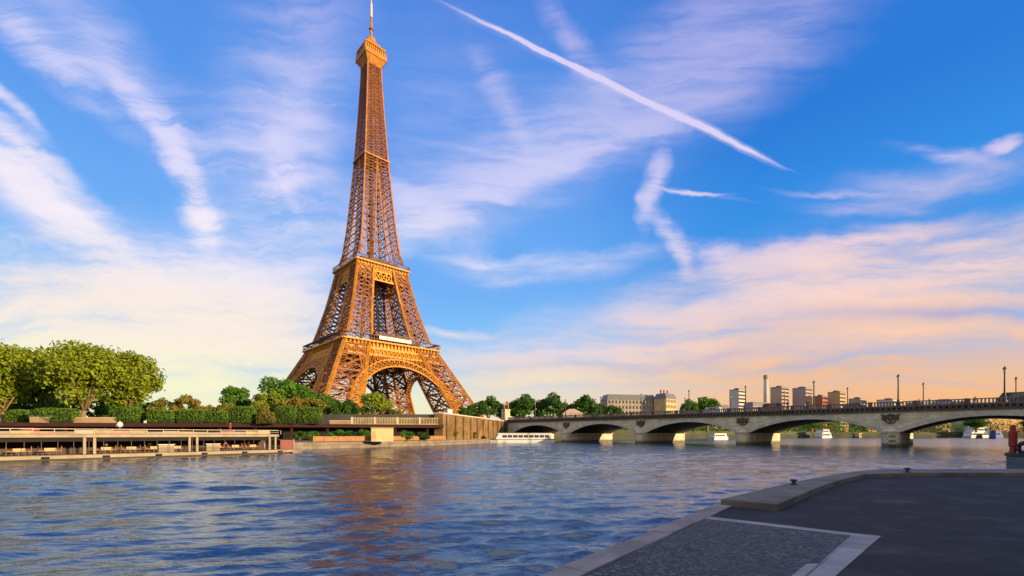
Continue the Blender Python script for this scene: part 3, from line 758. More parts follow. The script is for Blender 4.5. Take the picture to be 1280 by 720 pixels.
# upper shaft
SHS = [MB() for _ in range(4)]; SGS = [MB() for _ in range(12)]
zs = [120.1]
while zs[-1] < 268: zs.append(zs[-1]+max(3.0, 6.6-(zs[-1]-120)*.03))
zs[-1] = 266
for a, b in zip(zs[:-1], zs[1:]):
    for k in range(4):
        SH = SHS[k]; oa, ob = wo_(a), wo_(b); gap = lambda z: max(0, (1-(z-115)/80))*.42
        ia, ib = oa*gap(a), ob*gap(b)
        th = .42+.3*(oa/16)
        for sg in (-1, 1):
            lattice_panel(SH, fpt(k, sg*oa, oa, a), fpt(k, sg*ia, oa, a), fpt(k, sg*ob, ob, b), fpt(k, sg*ib, ob, b), th*.55, .17, 1)
            SGS[k*3+(sg+1)//2].bar(fpt(k, sg*ia, oa, a), fpt(k, sg*ib, ob, b), .7)
        SGS[k*3+2].bar(fpt(k, oa, oa, a), fpt(k, ob, ob, b), 1.25*(.55+.45*oa/16))
        SH.bar(fpt(k, -ob, ob, b), fpt(k, ob, ob, b), .5)
for k, q_ in enumerate(SHS):
    sh = q_.build('shaft_lattice', IRON, T); [g_.build('girder', mat('shaft_girder_iron', (.40, .145, .014), .55, .4, .3), sh) for g_ in SGS[k*3:k*3+3]]  # shaft girders: duller step of the painted light and dark iron tones
m = MB(); m.tube([(0, 0, 116), (0, 0, 270)], [1.6, .8], 6); 
for z in range(120, 262, 9): m.box(-2.4*wo_(z)/14, 2.4*wo_(z)/14, -2.4*wo_(z)/14, 2.4*wo_(z)/14, z, z+.8)
m.build('lift_core', IRON_DK, T)
m = MB(); h = wo_(196)+1.0; m.box(-h, h, -h, h, 195.6, 196.6); m.build('middle_platform', GIRD, T)
# summit
m = MB()
def frus(m, h0, z0, h1, z1): m.hexa([(-h0,-h0,z0),(h0,-h0,z0),(h0,h0,z0),(-h0,h0,z0),(-h1,-h1,z1),(h1,-h1,z1),(h1,h1,z1),(-h1,h1,z1)])
frus(m, 4.9, 264.5, 7.9, 269.5); frus(m, 8.3, 269.55, 8.3, 272.6); frus(m, 7.2, 272.65, 7.2, 277); frus(m, 7.9, 277.05, 7.6, 278.3)
for k in range(4):
    for i in range(11):
        x = -7.8+15.6*i/10; m.bar(fpt(k, x, 7.9, 272.6), fpt(k, x, 7.9, 277), .3)
s3 = m.build('summit_gallery', GIRD, T)
m = MB(); frus(m, 6.0, 278.35, 4.6, 282); m.lathe([(4.4, 282.05), (4.2, 284), (3.1, 286.5), (1.5, 288.4), (.9, 289)], n=12)
m.build('cupola', GIRD, T)
m = MB(); m.tube([(0, 0, 288.5), (0, 0, 303)], [1.0, .7], 8); m.lathe([(1.7, 294), (1.7, 294.8)], n=8); m.build('mast', GIRD, T)
m = MB(); m.tube([(0, 0, 303), (0, 0, 313)], .95, 10); m.tube([(0, 0, 313.05), (0, 0, 325)], [.5, .3], 8)
m.build('antenna', mat('antenna_white', (.62, .58, .56), .5, .3, 1), T)

# ------------------------------------------------------------------ trees
LM = {'lime': leafmat('plane_leaves', (.32, .38, .018), (.09, .16, .010)), 'green': leafmat('green_leaves', (.12, .28, .015), (.04, .12, .010)),
      'olive': leafmat('olive_leaves', (.24, .24, .03), (.12, .14, .02)), 'yellow': leafmat('yellow_green_leaves', (.32, .40, .03), (.15, .24, .015)),
      'dark': leafmat('dark_leaves', (.075, .19, .018), (.025, .08, .010)), 'rust': leafmat('rusty_leaves', (.28, .22, .03), (.12, .12, .015)),
      'hedge': leafmat('hedge_leaves', (.16, .32, .015), (.06, .15, .01))}
def leafquads(v, f, p, n, s, r_):
    d = Vector((r_.gauss(0,1), r_.gauss(0,1), r_.gauss(0,1)*.7))+n*1.1
    d.normalize(); u = d.orthogonal().normalized(); ww = d.cross(u); a = r_.uniform(0, 6.28)
    x = (u*math.cos(a)+ww*math.sin(a))*s; y = (ww*math.cos(a)-u*math.sin(a))*s*.75
    i = len(v); v += [tuple(p-x), tuple(p-y*.9), tuple(p+x), tuple(p+y*.9)]; f.append((i, i+1, i+2, i+3))
def make_tree(name, kind, H, Wd, seed, leaf=.34, nleaf=5200, trunk=.22, base=.28, lobes=26, label='x', cat='tree', group=None):
    r_ = random.Random(seed); root = empty(name, (0,0,0), 0, label, cat, group)
    cz = H*(base+1)/2; rz_ = H*(1-base)/2; rx = Wd/2
    tips = []
    for k in range(lobes):
        while True:
            q = Vector((r_.uniform(-1,1), r_.uniform(-1,1), r_.uniform(-1,1)))
            if .25 < q.length < 1: break
        q = q*(.72/max(.72, q.length)) if q.length > .85 else q
        shp = 1-.25*max(0, -q.z)
        tips.append((Vector((q.x*rx*.82*shp, q.y*rx*.82*shp, cz+q.z*rz_*.82)), r_.uniform(.16, .30)*(rx+rz_)*.62))
    m = MB(); fork = H*base*r_.uniform(.85, 1.1)
    tr = H*trunk*.1
    lean = Vector((r_.uniform(-.3,.3), r_.uniform(-.3,.3), 0))
    m.tube([(0,0,-.5), (0,0,0), tuple(lean*.4+Vector((0,0,fork*.5))), tuple(lean+Vector((0,0,fork)))], [tr*1.5, tr*1.25, tr, tr*.9], 8)
    o_ = lean+Vector((0,0,fork))
    for c, rr in r_.sample(tips, min(11, lobes)):
        mid = o_+(c-o_)*.5+Vector((r_.uniform(-.5,.5), r_.uniform(-.5,.5), r_.uniform(.2,1)))
        m.tube([tuple(o_-Vector((0,0,.3))), tuple(mid), tuple(c)], [tr*.55, tr*.3, tr*.1], 6)
    m.build('trunk', BARK, root, smooth=True)
    v, f = [], []
    tot = sum(rr**2 for _, rr in tips)
    for c, rr in tips:
        for _ in range(int(nleaf*rr*rr/tot)):
            d = Vector((r_.gauss(0,1), r_.gauss(0,1), r_.gauss(0,1))).normalized()
            nz = mnoise.noise(d*1.6+c)*.35
            rad = rr*(1+nz)*(r_.random()**.28)
            if r_.random() < .06: rad *= 1.18
            p = c+Vector((d.x*rad, d.y*rad, d.z*rad*.85))
            leafquads(v, f, p, d, leaf*r_.uniform(.6, 1.25), r_)
    me = bpy.data.meshes.new('crown'); me.from_pydata(v, [], f); me.materials.append(LM[kind]); me.update()
    o = bpy.data.objects.new('crown', me); COL.objects.link(o); o.parent = root
    return root
def put(t, px, Y, z, label, H=None, W_=None, rz=None, h0=None, w0=None):
    t.location = at(px, Y, z); t['label'] = label
    if rz is not None: t.rotation_euler = (0, 0, rz)
# prototypes, built at a normalised size; each tree gets its own scale from the photograph
protos = {}
def tree(px, top, w_px, Y, z, kind, shape, label, name='broadleaf_tree', cat='tree', group='trees along the far embankment', rz=None):
    H = EYE+(HZ-top)/F*Y-z; Wd = w_px/F*Y
    key = (kind, shape)
    if shape == 'plane': H0, W0, base, nl, lf, lob = 20, 16, .13, 10500, .36, 46
    elif shape == 'round': H0, W0, base, nl, lf, lob = 14, 11, .16, 5200, .33, 24
    elif shape == 'bush': H0, W0, base, nl, lf, lob = 6, 7, .02, 3200, .22, 20
    r_ = random.Random(int(px*7+Y)); 
    if key not in protos or len(protos[key]) < 2:
        t = make_tree(name, kind, H0, W0, int(px*3+Y), lf, nl, base=base, lobes=lob)
        protos.setdefault(key, []).append(t)
        t['placed'] = 1
    else:
        t = dup(r_.choice(protos[key])); t.name = name
    del_ = t.get('placed')
    if del_ is not None: del t['placed']
    t.location = at(px, Y, z); t.rotation_euler = (0, 0, r_.uniform(0, 6.28) if rz is None else rz)
    t.scale = (Wd/W0, Wd/W0, H/H0); t['label'] = label; t['category'] = cat; t['group'] = group
    return t
UZ = 5.55
tree(-42, 428, 90, 116, UZ, 'lime', 'plane', 'large plane tree cut by the left frame edge, behind the others')
tree(4, 420, 82, 112, UZ, 'lime', 'plane', 'big sunlit plane tree at the left edge with a thick pale trunk')
tree(52, 424, 80, 124, UZ, 'lime', 'plane', 'plane tree set back between the edge tree and the tallest one')
tree(103, 412, 98, 110, UZ, 'lime', 'plane', 'tallest plane tree of the left clump with a forked pale trunk')
tree(157, 430, 82, 115, UZ, 'lime', 'plane', 'rightmost big plane tree of the left clump')
U = [(28, 488, 60, 136, 'dark', 'dark shrub mass under the leftmost plane trees'), (72, 490, 60, 140, 'green', 'green undergrowth bush between the two leftmost trunks'),
     (125, 488, 58, 138, 'dark', 'dark bush right behind the forked plane trunk'), (168, 486, 56, 140, 'dark', 'dark bush behind the rightmost plane tree'), (-20, 490, 60, 136, 'dark', 'dark bush cut by the left frame edge'),
     (205, 494, 40, 138, 'olive', 'olive shrub just right of the plane trees'), (232, 492, 44, 140, 'rust', 'brownish shrub left of the gap before the green trees'),
     (258, 503, 34, 132, 'rust', 'low rusty shrub in the gap with pale sky above'), (285, 500, 34, 134, 'olive', 'olive shrub under the small dark round tree'), (322, 500, 40, 136, 'olive', 'olive shrub between two green trees'),
     (368, 490, 46, 138, 'rust', 'orange tinged shrub in front of the tallest tree left of the tower'), (398, 492, 46, 140, 'olive', 'olive bush at the shaded foot of the tower'), (425, 496, 30, 138, 'dark', 'dark bush left of the yellow green tree')]
for px, top, wp, Y, kd, lb in U: tree(px, top, wp, Y, UZ, kd, 'bush', lb, 'shrub', 'shrub', 'shrubs below the trees')
tree(297, 478, 46, 150, UZ, 'green', 'round', 'small round dark green tree standing alone left of the tower')
tree(350, 469, 66, 152, UZ, 'green', 'round', 'tallest dark green tree just left of the tower')
tree(378, 478, 44, 156, UZ, 'green', 'round', 'green tree touching the left foot of the tower')
tree(335, 484, 40, 144, UZ, 'yellow', 'round', 'lighter green tree low beside the tall dark one')
tree(404, 490, 50, 148, UZ, 'green', 'round', 'low green tree in front of the tower foot')
tree(437, 496, 34, 142, UZ, 'dark', 'round', 'dark narrow tree left of the yellow green tree')
tree(467, 487, 50, 146, UZ, 'yellow', 'round', 'bright yellow green tree under the arch of the tower')
tree(492, 506, 26, 150, UZ, 'olive', 'round', 'small olive tree right under the tower arch')
for px, top, wp, Y, lb in [(592, 503, 26, 236, 'dark tree just right of the right tower leg'), (610, 492, 36, 240, 'dark green tree left of the statue pedestal'), (654, 489, 38, 250, 'dark green tree right behind the statue pedestal'),
                       (673, 497, 26, 256, 'small dark tree right of the statue pedestal trees'), (690, 488, 36, 252, 'dark green tree with a forked top over the farthest arch'), (733, 489, 38, 256, 'round dark tree over the second farthest arch'), (768, 503, 34, 262, 'low dark tree before the long apartment house'),
                       (862, 497, 28, 290, 'smaller of two round trees between the apartment house and the tower blocks'), (884, 494, 42, 294, 'larger of two round trees between the apartment house and the tower blocks'), (715, 501, 24, 268, 'small low tree behind the white marquee'), (628, 500, 30, 262, 'low dark tree hidden behind the statue'),
                       (644, 498, 30, 275, 'low tree filling the gap right of the statue'), (706, 500, 26, 280, 'low dark tree left of the white marquee'), (750, 500, 28, 284, 'low dark tree between the round dark tree and the apartment house'), (580, 506, 22, 222, 'small dark bush like tree at the foot of the right tower leg')]:
    tree(px, top, wp, Y, 8.4 if px < 700 else 5.6, 'green' if px > 800 else 'dark', 'round', lb)
# trees on the far bank, seen under the arches
FB = [(bp(150, 330+24*k), k) for k in range(8)]+[(bp(120-38*k, 505+34*k), k+8) for k in range(7)]
names_fb = ['first', 'second', 'third', 'fourth', 'fifth', 'sixth', 'seventh', 'eighth', 'ninth', 'tenth', 'eleventh', 'twelfth', 'thirteenth', 'fourteenth', 'fifteenth']
for p, k in FB:
    pxp = 640+F*p.x/p.y
    top = HZ-(random.Random(k).uniform(12, 17)-EYE+5)/p.y*F
    t = tree(pxp, top, 24/p.y*F, p.y, 5.5, 'green', 'round', 'x', group='trees on the river bend beyond the bridge')
    t['label'] = names_fb[k]+' green tree from the left on the far bank seen through the bridge arches'

def riverside():
    r_ = random.Random(5); v, f = [], []
    pts = [bp(143.5, 150), bp(143.5, 330), bp(113, 478), bp(33, 602), bp(-58, 682), bp(-200, 770)]
    for a, b in zip(pts[:-1], pts[1:]):
        L_ = (b-a).length; d = (b-a).normalized(); nn = Vector((-d.y, d.x))
        for k in range(int(L_/3.2)):
            c = a+d*(k*3.2)+nn*r_.uniform(-.5, 12); hh = r_.uniform(3.2, 6.8)*(1.7 if c.length > 380 else 1)*(1+.6*mnoise.noise(Vector((k*.3, a.x, 0))))
            for _ in range(120):
                q = Vector((r_.gauss(0,1), r_.gauss(0,1), r_.gauss(0,1))).normalized()*r_.random()**.3
                p = Vector((c.x+q.x*hh*.8, c.y+q.y*hh*.8, max(1.0, 4.0+hh*.75+q.z*hh*1.1))); leafquads(v, f, p, q, r_.uniform(.4, .8), r_)
    me = bpy.data.meshes.new('riverside_foliage'); me.from_pydata(v, [], f); me.materials.append(LM['green']); me.update()
    o = bpy.data.objects.new('riverside_foliage', me); COL.objects.link(o); o['kind'] = 'stuff'
    o['label'] = 'green mass of foliage along the far river bend seen under the arches'; o['category'] = 'foliage'
riverside()
# clipped hedges
def hedge(px0, px1, top, Y, label, kind='hedge', depth=3.0):
    c = at((px0+px1)/2, Y, UZ); W_ = (px1-px0)/F*Y; H = EYE+(HZ-top)/F*Y-UZ
    r_ = random.Random(int(px0)); v, f = [], []
    n = int(900+W_*H*60)
    for _ in range(n):
        x, y_, z_ = r_.uniform(-1,1), r_.uniform(-1,1), r_.uniform(-1,1)
        mx = max(abs(x), abs(y_), abs(z_)); d = Vector((x, y_, z_))
        e = (abs(x)**3.4+abs(y_)**3.4+abs(z_)**3.4)**(1/3.4); d = d/e*r_.uniform(.9, 1.0)*(1+.16*mnoise.noise(Vector((x*3, y_*3, z_*3+px0))))
        nn = Vector((x, y_, z_)).normalized()
        leafquads(v, f, Vector((d.x*W_/2, d.y*depth/2, H/2+d.z*H/2)), nn, r_.uniform(.10, .2), r_)
    root = empty('hedge', c, 0, label, 'hedge', 'clipped hedges on the embankment')
    me = bpy.data.meshes.new('clipped_foliage'); me.from_pydata(v, [], f); me.materials.append(LM[kind]); me.update()
    o = bpy.data.objects.new('clipped_foliage', me); COL.objects.link(o); o.parent = root
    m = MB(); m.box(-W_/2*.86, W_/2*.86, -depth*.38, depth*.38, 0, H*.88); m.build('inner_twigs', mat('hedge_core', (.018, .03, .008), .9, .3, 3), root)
for a in [(10, 38, 512, 110, 'low clipped hedge beside the trunk at the left edge'), (40, 98, 510, 106, 'long clipped hedge above the tan wall under the plane trees'), (145, 177, 508, 108, 'clipped hedge under the rightmost plane tree'),
          (186, 219, 512, 108, 'flat topped clipped hedge right of the plane trees'), (223, 257, 511, 109, 'clipped hedge left of the gap in the trees'), (258, 288, 514, 110, 'low clipped hedge left of the round dark tree'),
          (289, 319, 508, 111, 'clipped hedge under the round dark tree'), (343, 372, 507, 113, 'dark clipped hedge in front of the tallest tree'), (372, 402, 509, 114, 'dark clipped hedge nearest to the shaded tower foot')]: hedge(*a)
hedge(322, 343, 515, 110, 'small brownish clipped ball hedge between two green hedges', 'rust', 2.4)
# low tan wall, pale parapets on the upper level
def lowwall(px0, Y0, px1, Y1, z0, h, mtl, label, rails=False):
    a, b = at(px0, Y0, z0), at(px1, Y1, z0); root = empty('low_wall' if not rails else 'balustrade', a, 0, label, 'wall' if not rails else 'balustrade')
    d = (b-a); L = d.length; ang = math.atan2(d.y, d.x); root.rotation_euler = (0, 0, ang)
    m = MB()
    if rails:
        m.box(0, L, -.12, .12, 0, .25); m.box(0, L, -.16, .16, h-.18, h)
        k = 0.
        while k < L-.2: m.box(k, k+.16, -.1, .1, .25, h-.18); k += .42
        m.build('baluster_row', mtl, root)
        k = 0.
        while k < L: m = MB(); m.box(k-.25, k+.25, -.22, .22, 0, h+.15); m.build('pillar', PALE, root); k += 6.
    else:
        m.box(0, L, -.2, .2, 0, h); m.build('wall_face', mtl, root); m = MB(); m.box(-.05, L+.05, -.27, .27, h, h+.12); m.build('coping', PALE, root)
TAN = mat('tan_wall', (.42, .29, .16), .85, .3, .4, stain=.3)
lowwall(38, 104.5, 146, 107, UZ, 1.3, TAN, 'low tan retaining wall in front of the long clipped hedge')
lowwall(440, 121, 548, 123.5, UZ, 1.9, mat('balustrade_stone', (.60, .47, .26), .85, .3, .5, stain=.2), 'pale yellow balustrade on the embankment below the tower arch', True)
lowwall(412, 119.5, 438, 120.5, UZ, 1.0, TAN, 'short tan wall left of the pale yellow balustrade')
# tree trunks / posts / kiosk on the lower quay
k_c = at(477.5, 98, 1.35); kio = empty('ticket_kiosk', k_c, R(20), 'square cream kiosk on the lower quay under the tower', 'kiosk')
m = MB(); m.box(-2.3, 2.3, -1.3, 1.3, 0, 2.9); m.build('wall', BEIGE, kio); m = MB(); m.box(-2.45, 2.45, -1.5, 1.5, 2.9, 3.1); m.build('roof', CREAM, kio)
m = MB(); m.box(-2.31, -1.4, -1.34, -1.301, .15, 2.2); m.build('door', mat('kiosk_door', (.48, .38, .2), .6), kio)
k_c = at(583, 168, 8.5)
k_c = at(583, 140, 8.5); kio2 = empty('white_kiosk', (-21.0, 147, 8.5), R(50), 'small white sentry kiosk at the foot of the right tower leg', 'kiosk')
m = MB(); m.box(-1.0, 1.0, -1.0, 1.0, 0, 2.6); m.build('wall', WHITE, kio2); m = MB(); m.prism([(-1.2,-1.2),(1.2,-1.2),(1.2,1.2),(-1.2,1.2)], 2.6, 2.8); m.build('roof', ROOF, kio2)
# wooden terrace barrier along the lower quay with shrubs behind
a, b = Vector((-38.2, 86.2)), Vector((-17.5, 121)); d = (b-a); L = d.length
bar = empty('terrace_barrier', (a.x, a.y, 1.35), math.atan2(d.y, d.x), 'long reddish wooden terrace barrier along the lower quay edge', 'barrier')
for k in range(int(L/2.5)):
    m = MB(); m.box(k*2.5, k*2.5+2.35, -.05, .05, .15, 1.15); m.build('panel', WOOD, bar)
    m = MB(); m.box(k*2.5-.12, k*2.5-.02, -.08, .08, 0, 1.3); m.build('post', CREAM, bar)
for px, top, wp, Y, kd, lb in [(392, 538, 22, 96, 'green', 'green shrub on the lower quay just right of the restaurant pontoon'), (413, 540, 24, 97, 'green', 'green shrub on the lower quay left of the kiosk, under the dark slab'), (440, 537, 28, 100, 'dark', 'dark shrub touching the left side of the cream kiosk'),
                           (508, 537, 26, 108, 'green', 'green shrub just right of the cream kiosk'), (530, 540, 24, 112, 'dark', 'dark shrub at the right end of the lower quay'),
                           (567, 534, 22, 133, 'olive', 'olive shrub at the left end of the golden wall'), (590, 538, 18, 150, 'rust', 'brownish shrub at the middle of the golden wall'), (455, 536, 20, 112, 'green', 'green shrub in the shade behind the kiosk'), (425, 536, 30, 112, 'green', 'green shrub growing against the dark railway gallery'), (375, 537, 22, 108, 'dark', 'dark shrub behind the red end cabin of the pontoon')]:
    tree(px, top, wp, Y, 1.35, kd, 'bush', lb, 'shrub', 'shrub', 'shrubs on the lower quay')

# ------------------------------------------------------------------ restaurant pontoon, left
p0 = Vector((-51.9, 45.4)); dP = Vector((.614, .789))
pon = empty('restaurant_pontoon', (p0.x, p0.y, 0), math.atan2(dP.y, dP.x), 'long cream floating restaurant pontoon with an open upper deck at the left bank', 'boat')
S0, S1_ = -23.3, 28.0
m = MB(); m.box(S0, S1_+1.2, 0, 6.2, -.5, .16); m.build('hull', BLACK, pon)
m = MB(); m.box(S0, S1_+1.6, -.12, 6.3, .161, .56); m.build('rubbing_strake', CREAM, pon, bevel=.04)
m = MB(); m.box(S0, S1_, .6, 6, .562, .6); m.build('lower_deck', mat('deck_boards', (.22, .15, .09), .8, .3, 2), pon)
m = MB(); m.box(S0, S1_-.4, -.05, 6, 2.5, 2.86); m.build('roof', CREAM, pon, bevel=.03)
m = MB(); m.box(S0, S1_-.6, 4.6, 4.7, .6, 2.5); m.build('back_wall', mat('dark_wood_wall', (.07, .045, .03), .7, .4, .8), pon)
s = -23.3
while s < S1_:
    if s > -14:
        for e in (-.42, .42):
            m = MB(); m.box(s+e-.14, s+e+.14, .0, .3, .6, 2.5); m.build('column', CREAM, pon, bevel=.03)
    s += 10.0
s = S0
while s < S1_-1:
    m = MB(); m.box(s-.02, s+.02, .34, .38, .6, 2.5); m.build('mullion', CASTIRON, pon); s += 1.25
m = MB(); m.box(S0, S1_-.6, .30, .42, 2.05, 2.5); m.build('valance', DARK, pon)
# lower railing and upper railing
for z in (.8, 1.0, 1.2): m = MB(); m.bar((S0, .1, z), (S1_, .1, z), .035); m.build('lower_rail', CASTIRON, pon)
m = MB(); m.bar((S0, .05, 3.45), (S1_-.4, .05, 3.45), .07); m.bar((S0, .05, 3.15), (S1_-.4, .05, 3.15), .03)
s = S0
while s < S1_: m.bar((s, .05, 2.86), (s, .05, 3.45), .06); s += 1.6
m.build('upper_rail', mat('cream_rail', (.52, .46, .33), .6, .2, 1), pon)
GLS = mat('rail_infill_glass', (.16, .15, .12), .3, .2, 1)
INF = [GLS, mat('infill_tan', (.42, .34, .20), .7), mat('infill_pink', (.46, .24, .2), .7), mat('infill_grey', (.28, .27, .24), .6), mat('infill_cream', (.32, .27, .18), .7)]
r_ = random.Random(4); s = S0
while s < S1_-2:
    m = MB(); m.box(s+.06, s+1.54, .07, .09, 2.9, r_.uniform(3.05, 3.4)); m.build('rail_infill', r_.choice(INF), pon); s += 1.6
m = MB(); m.box(S1_+.0, S1_+1.9, .4, 5.4, .6, 2.0); o = m.build('end_cabin', mat('cabin_red', (.20, .035, .025), .5, .3, 1), pon); 
m = MB(); m.box(S1_+1.9, S1_+2.1, .3, 5.5, .57, 2.1); m.build('cabin_frame', CREAM, pon)
m = MB(); m.hexa([(S1_+1.6,-.1,-.4),(S1_+3.2,.6,-.4),(S1_+3.2,5.6,-.4),(S1_+1.6,6.2,-.4),(S1_+1.6,-.1,.55),(S1_+3.6,.6,.6),(S1_+3.6,5.6,.6),(S1_+1.6,6.2,.55)]); m.build('stern_step', CREAM, pon, bevel=.05)
for k in range(11):
    s = S0+2+k*4.9
    m = MB(); m.tube([(s-.3, -.22, .32), (s+.3, -.22, .32)], .12, 8); m.build('fender', BLACK, pon, smooth=True)
# tables on the pontoon
def place_on(pon_o, x, y_, z): 
    a = math.atan2(dP.y, dP.x); return Vector((p0.x+x*math.cos(a)-y_*math.sin(a), p0.y+x*math.sin(a)+y_*math.cos(a), z))
tb = None; CLOTH = mat('table_cloth', (.62, .46, .24), .8, .2, 2)
def mk_table():
    r_ = empty('dining_table', (0,0,0), math.atan2(dP.y, dP.x), 'cream clothed dining table inside the restaurant pontoon', 'table', 'tables inside the pontoon restaurant')
    m = MB(); m.box(-.45, .45, -.4, .4, .70, .75); m.build('tabletop', CLOTH, r_)
    m = MB(); m.hexa([(-.46,-.41,.35),(.46,-.41,.35),(.46,.41,.35),(-.46,.41,.35),(-.452,-.402,.698),(.452,-.402,.698),(.452,.402,.698),(-.452,.402,.698)]); m.build('tablecloth', CLOTH, r_)
    m = MB(); m.box(-.05, .05, -.05, .05, 0, .69); m.build('leg', CASTIRON, r_)
    return r_
ch = None
def mk_chair():
    r_ = empty('chair', (0,0,0), 0, 'orange backed dining chair inside the restaurant pontoon', 'chair', 'chairs inside the pontoon restaurant')
    m = MB(); m.box(-.22, .22, -.22, .22, .42, .48); m.build('seat', ORANGE, r_)
    m = MB(); m.box(-.22, .22, .18, .23, .48, .95); m.build('backrest', ORANGE, r_)
    for a_, b_ in ((-1,-1),(1,-1),(1,1),(-1,1)):
        m = MB(); m.box(a_*.2-.02, a_*.2+.02, b_*.2-.02, b_*.2+.02, 0, .42); m.build('leg', CASTIRON, r_)
    return r_
s = -5.5; ang = math.atan2(dP.y, dP.x); i = 0
while s < 26:
    if abs((s-6.7+100) % 10) > .8 and abs((s-6.7+100) % 10) < 9.2:
        if tb is None: tb = mk_table(); tb.location = place_on(pon, s, 1.5, .6)
        else: dup(tb, place_on(pon, s, 1.5, .6))
        for e in (-.7, .7):
            if ch is None: ch = mk_chair(); ch.location = place_on(pon, s+e, 1.5, .6); ch.rotation_euler = (0,0,ang+(R(90) if e < 0 else R(-90)))
            else: dup(ch, place_on(pon, s+e, 1.5, .6), rz=ang+(R(90) if e < 0 else R(-90)))
    s += 2.3; i += 1
# planter / service boxes seen as pale blocks
for s, lb in ((14.0, 'pale service counter left of the second pair of columns on the pontoon'), (19.2, 'pale service counter right of the second pair of columns on the pontoon')):
    r_ = empty('service_counter', place_on(pon, s, .95, .6), ang, lb, 'counter')
    m = MB(); m.box(-.8, .8, -.25, .25, 0, .95); m.build('front', CREAM, r_); m = MB(); m.box(-.9, .9, -.3, .3, .95, 1.0); m.build('worktop', WHITE, r_)
# red parasol-like cover on the upper deck
r_ = empty('deck_parasol', place_on(pon, 2.2, 2.0, 2.86), 0, 'pinkish red closed parasol cover lying across the upper deck of the pontoon', 'parasol')
m = MB(); m.tube([(-1.1,0,.45),(-.5,0,.5),(.5,0,.5),(1.1,0,.42)], [.08,.17,.2,.1], 8); m.build('canopy', mat('pink_fabric', (.55, .12, .16), .8), r_, smooth=True)
m = MB(); m.box(-.6,-.52,-.2,.2,0,.4); m.box(.52,.6,-.2,.2,0,.4); m.build('stand', CASTIRON, r_)

# ------------------------------------------------------------------ people (small, far away)
SKIN = mat('skin', (.45, .28, .2), .6)
def person(px, Y, z, label, top_c, leg_c, rz=0, stride=.12, name='person', h=1.72):
    me = bpy.data.meshes.new('body'); s = h/1.72
    V = [(0,0,.95),(0,0,1.18),(0,0,1.42),(0,0,1.52),(0,0,1.60),(.10,0,.90),(.12,stride,.5),(.12,-stride*.4,.08),(.12,.14-stride*.4,.04),(-.10,0,.90),(-.12,-stride,.5),(-.12,-stride*1.6,.1),(-.12,.12-stride*1.6,.05),
         (.19,0,1.40),(.26,-.04,1.14),(.27,.1,.92),(-.19,0,1.40),(-.26,.05,1.14),(-.27,.16,.93),(0,.01,1.67)]
    E = [(0,1),(1,2),(2,3),(3,4),(0,5),(5,6),(6,7),(7,8),(0,9),(9,10),(10,11),(11,12),(2,13),(13,14),(14,15),(2,16),(16,17),(17,18),(4,19)]
    rr = [.14,.14,.15,.06,.085,.095,.065,.045,.04,.095,.065,.045,.04,.065,.045,.035,.065,.045,.035,.09]
    me.from_pydata([(a*s,b*s,c*s) for a,b,c in V], E, [])
    o = bpy.data.objects.new(name, me); COL.objects.link(o)
    o.modifiers.new('skin', 'SKIN'); me.skin_vertices[0].data[0].use_root = True
    for k, r0 in enumerate(rr): me.skin_vertices[0].data[k].radius = (r0*s, r0*s)
    ss = o.modifiers.new('sub', 'SUBSURF'); ss.levels = 1; ss.render_levels = 1
    key = 'clothes_'+str(top_c); m = bpy.data.materials.new(key); m.use_nodes = True; t = NT(m.node_tree); b_ = m.node_tree.nodes['Principled BSDF']
    g = t.node('ShaderNodeTexCoord').outputs['Object']; sp = t.node('ShaderNodeSeparateXYZ'); t.l.new(g, sp.inputs[0])
    c = t.ramp(t.math('DIVIDE', sp.outputs[2], 1.8*s), [(0, (.02,.02,.02,1)), (.05, tuple(leg_c)+(1,)), (.53, tuple(top_c)+(1,)), (.84, (.45,.28,.2,1)), (.94, (.05,.03,.02,1))], 'CONSTANT')
    t.put(b_.inputs['Base Color'], c); b_.inputs['Roughness'].default_value = .8
    me.materials.append(m); o.location = at(px, Y, z) if not isinstance(px, Vector) else px; o.rotation_euler = (0,0,rz)
    tag(o, label, 'person'); return o
person(place_on(pon, 9.9, 3.0, 2.86), 0, 0, 'person in a white shirt standing on the upper deck of the pontoon', (.7,.7,.68), (.05,.06,.12), 1.0)
person(place_on(pon, 22.5, 4.0, 2.86), 0, 0, 'person in a dark red top standing near the right end of the upper deck', (.35,.04,.03), (.04,.04,.05), 2.0, .03)
for xs, ys, lb, tc_, lc_ in [(-2.0, 2.4, 'person in a white jacket standing inside the pontoon left of the first column pair', (.6,.6,.58), (.03,.03,.03)), (8.6, 2.6, 'person in an orange top inside the pontoon right of the first column pair', (.5,.18,.05), (.03,.03,.05)),
                       (12.6, 2.2, 'person in black standing at the pale counter in the pontoon', (.02,.02,.02), (.02,.02,.02)), (21.3, 2.4, 'person in a cream shirt standing right of the second counter', (.5,.42,.3), (.04,.04,.05)), (24.3, 2.4, 'person in a red top standing near the end cabin of the pontoon', (.4,.05,.03), (.03,.03,.04))]:
    person(place_on(pon, xs, ys, .6), 0, 0, lb, tc_, lc_, xs, .03)
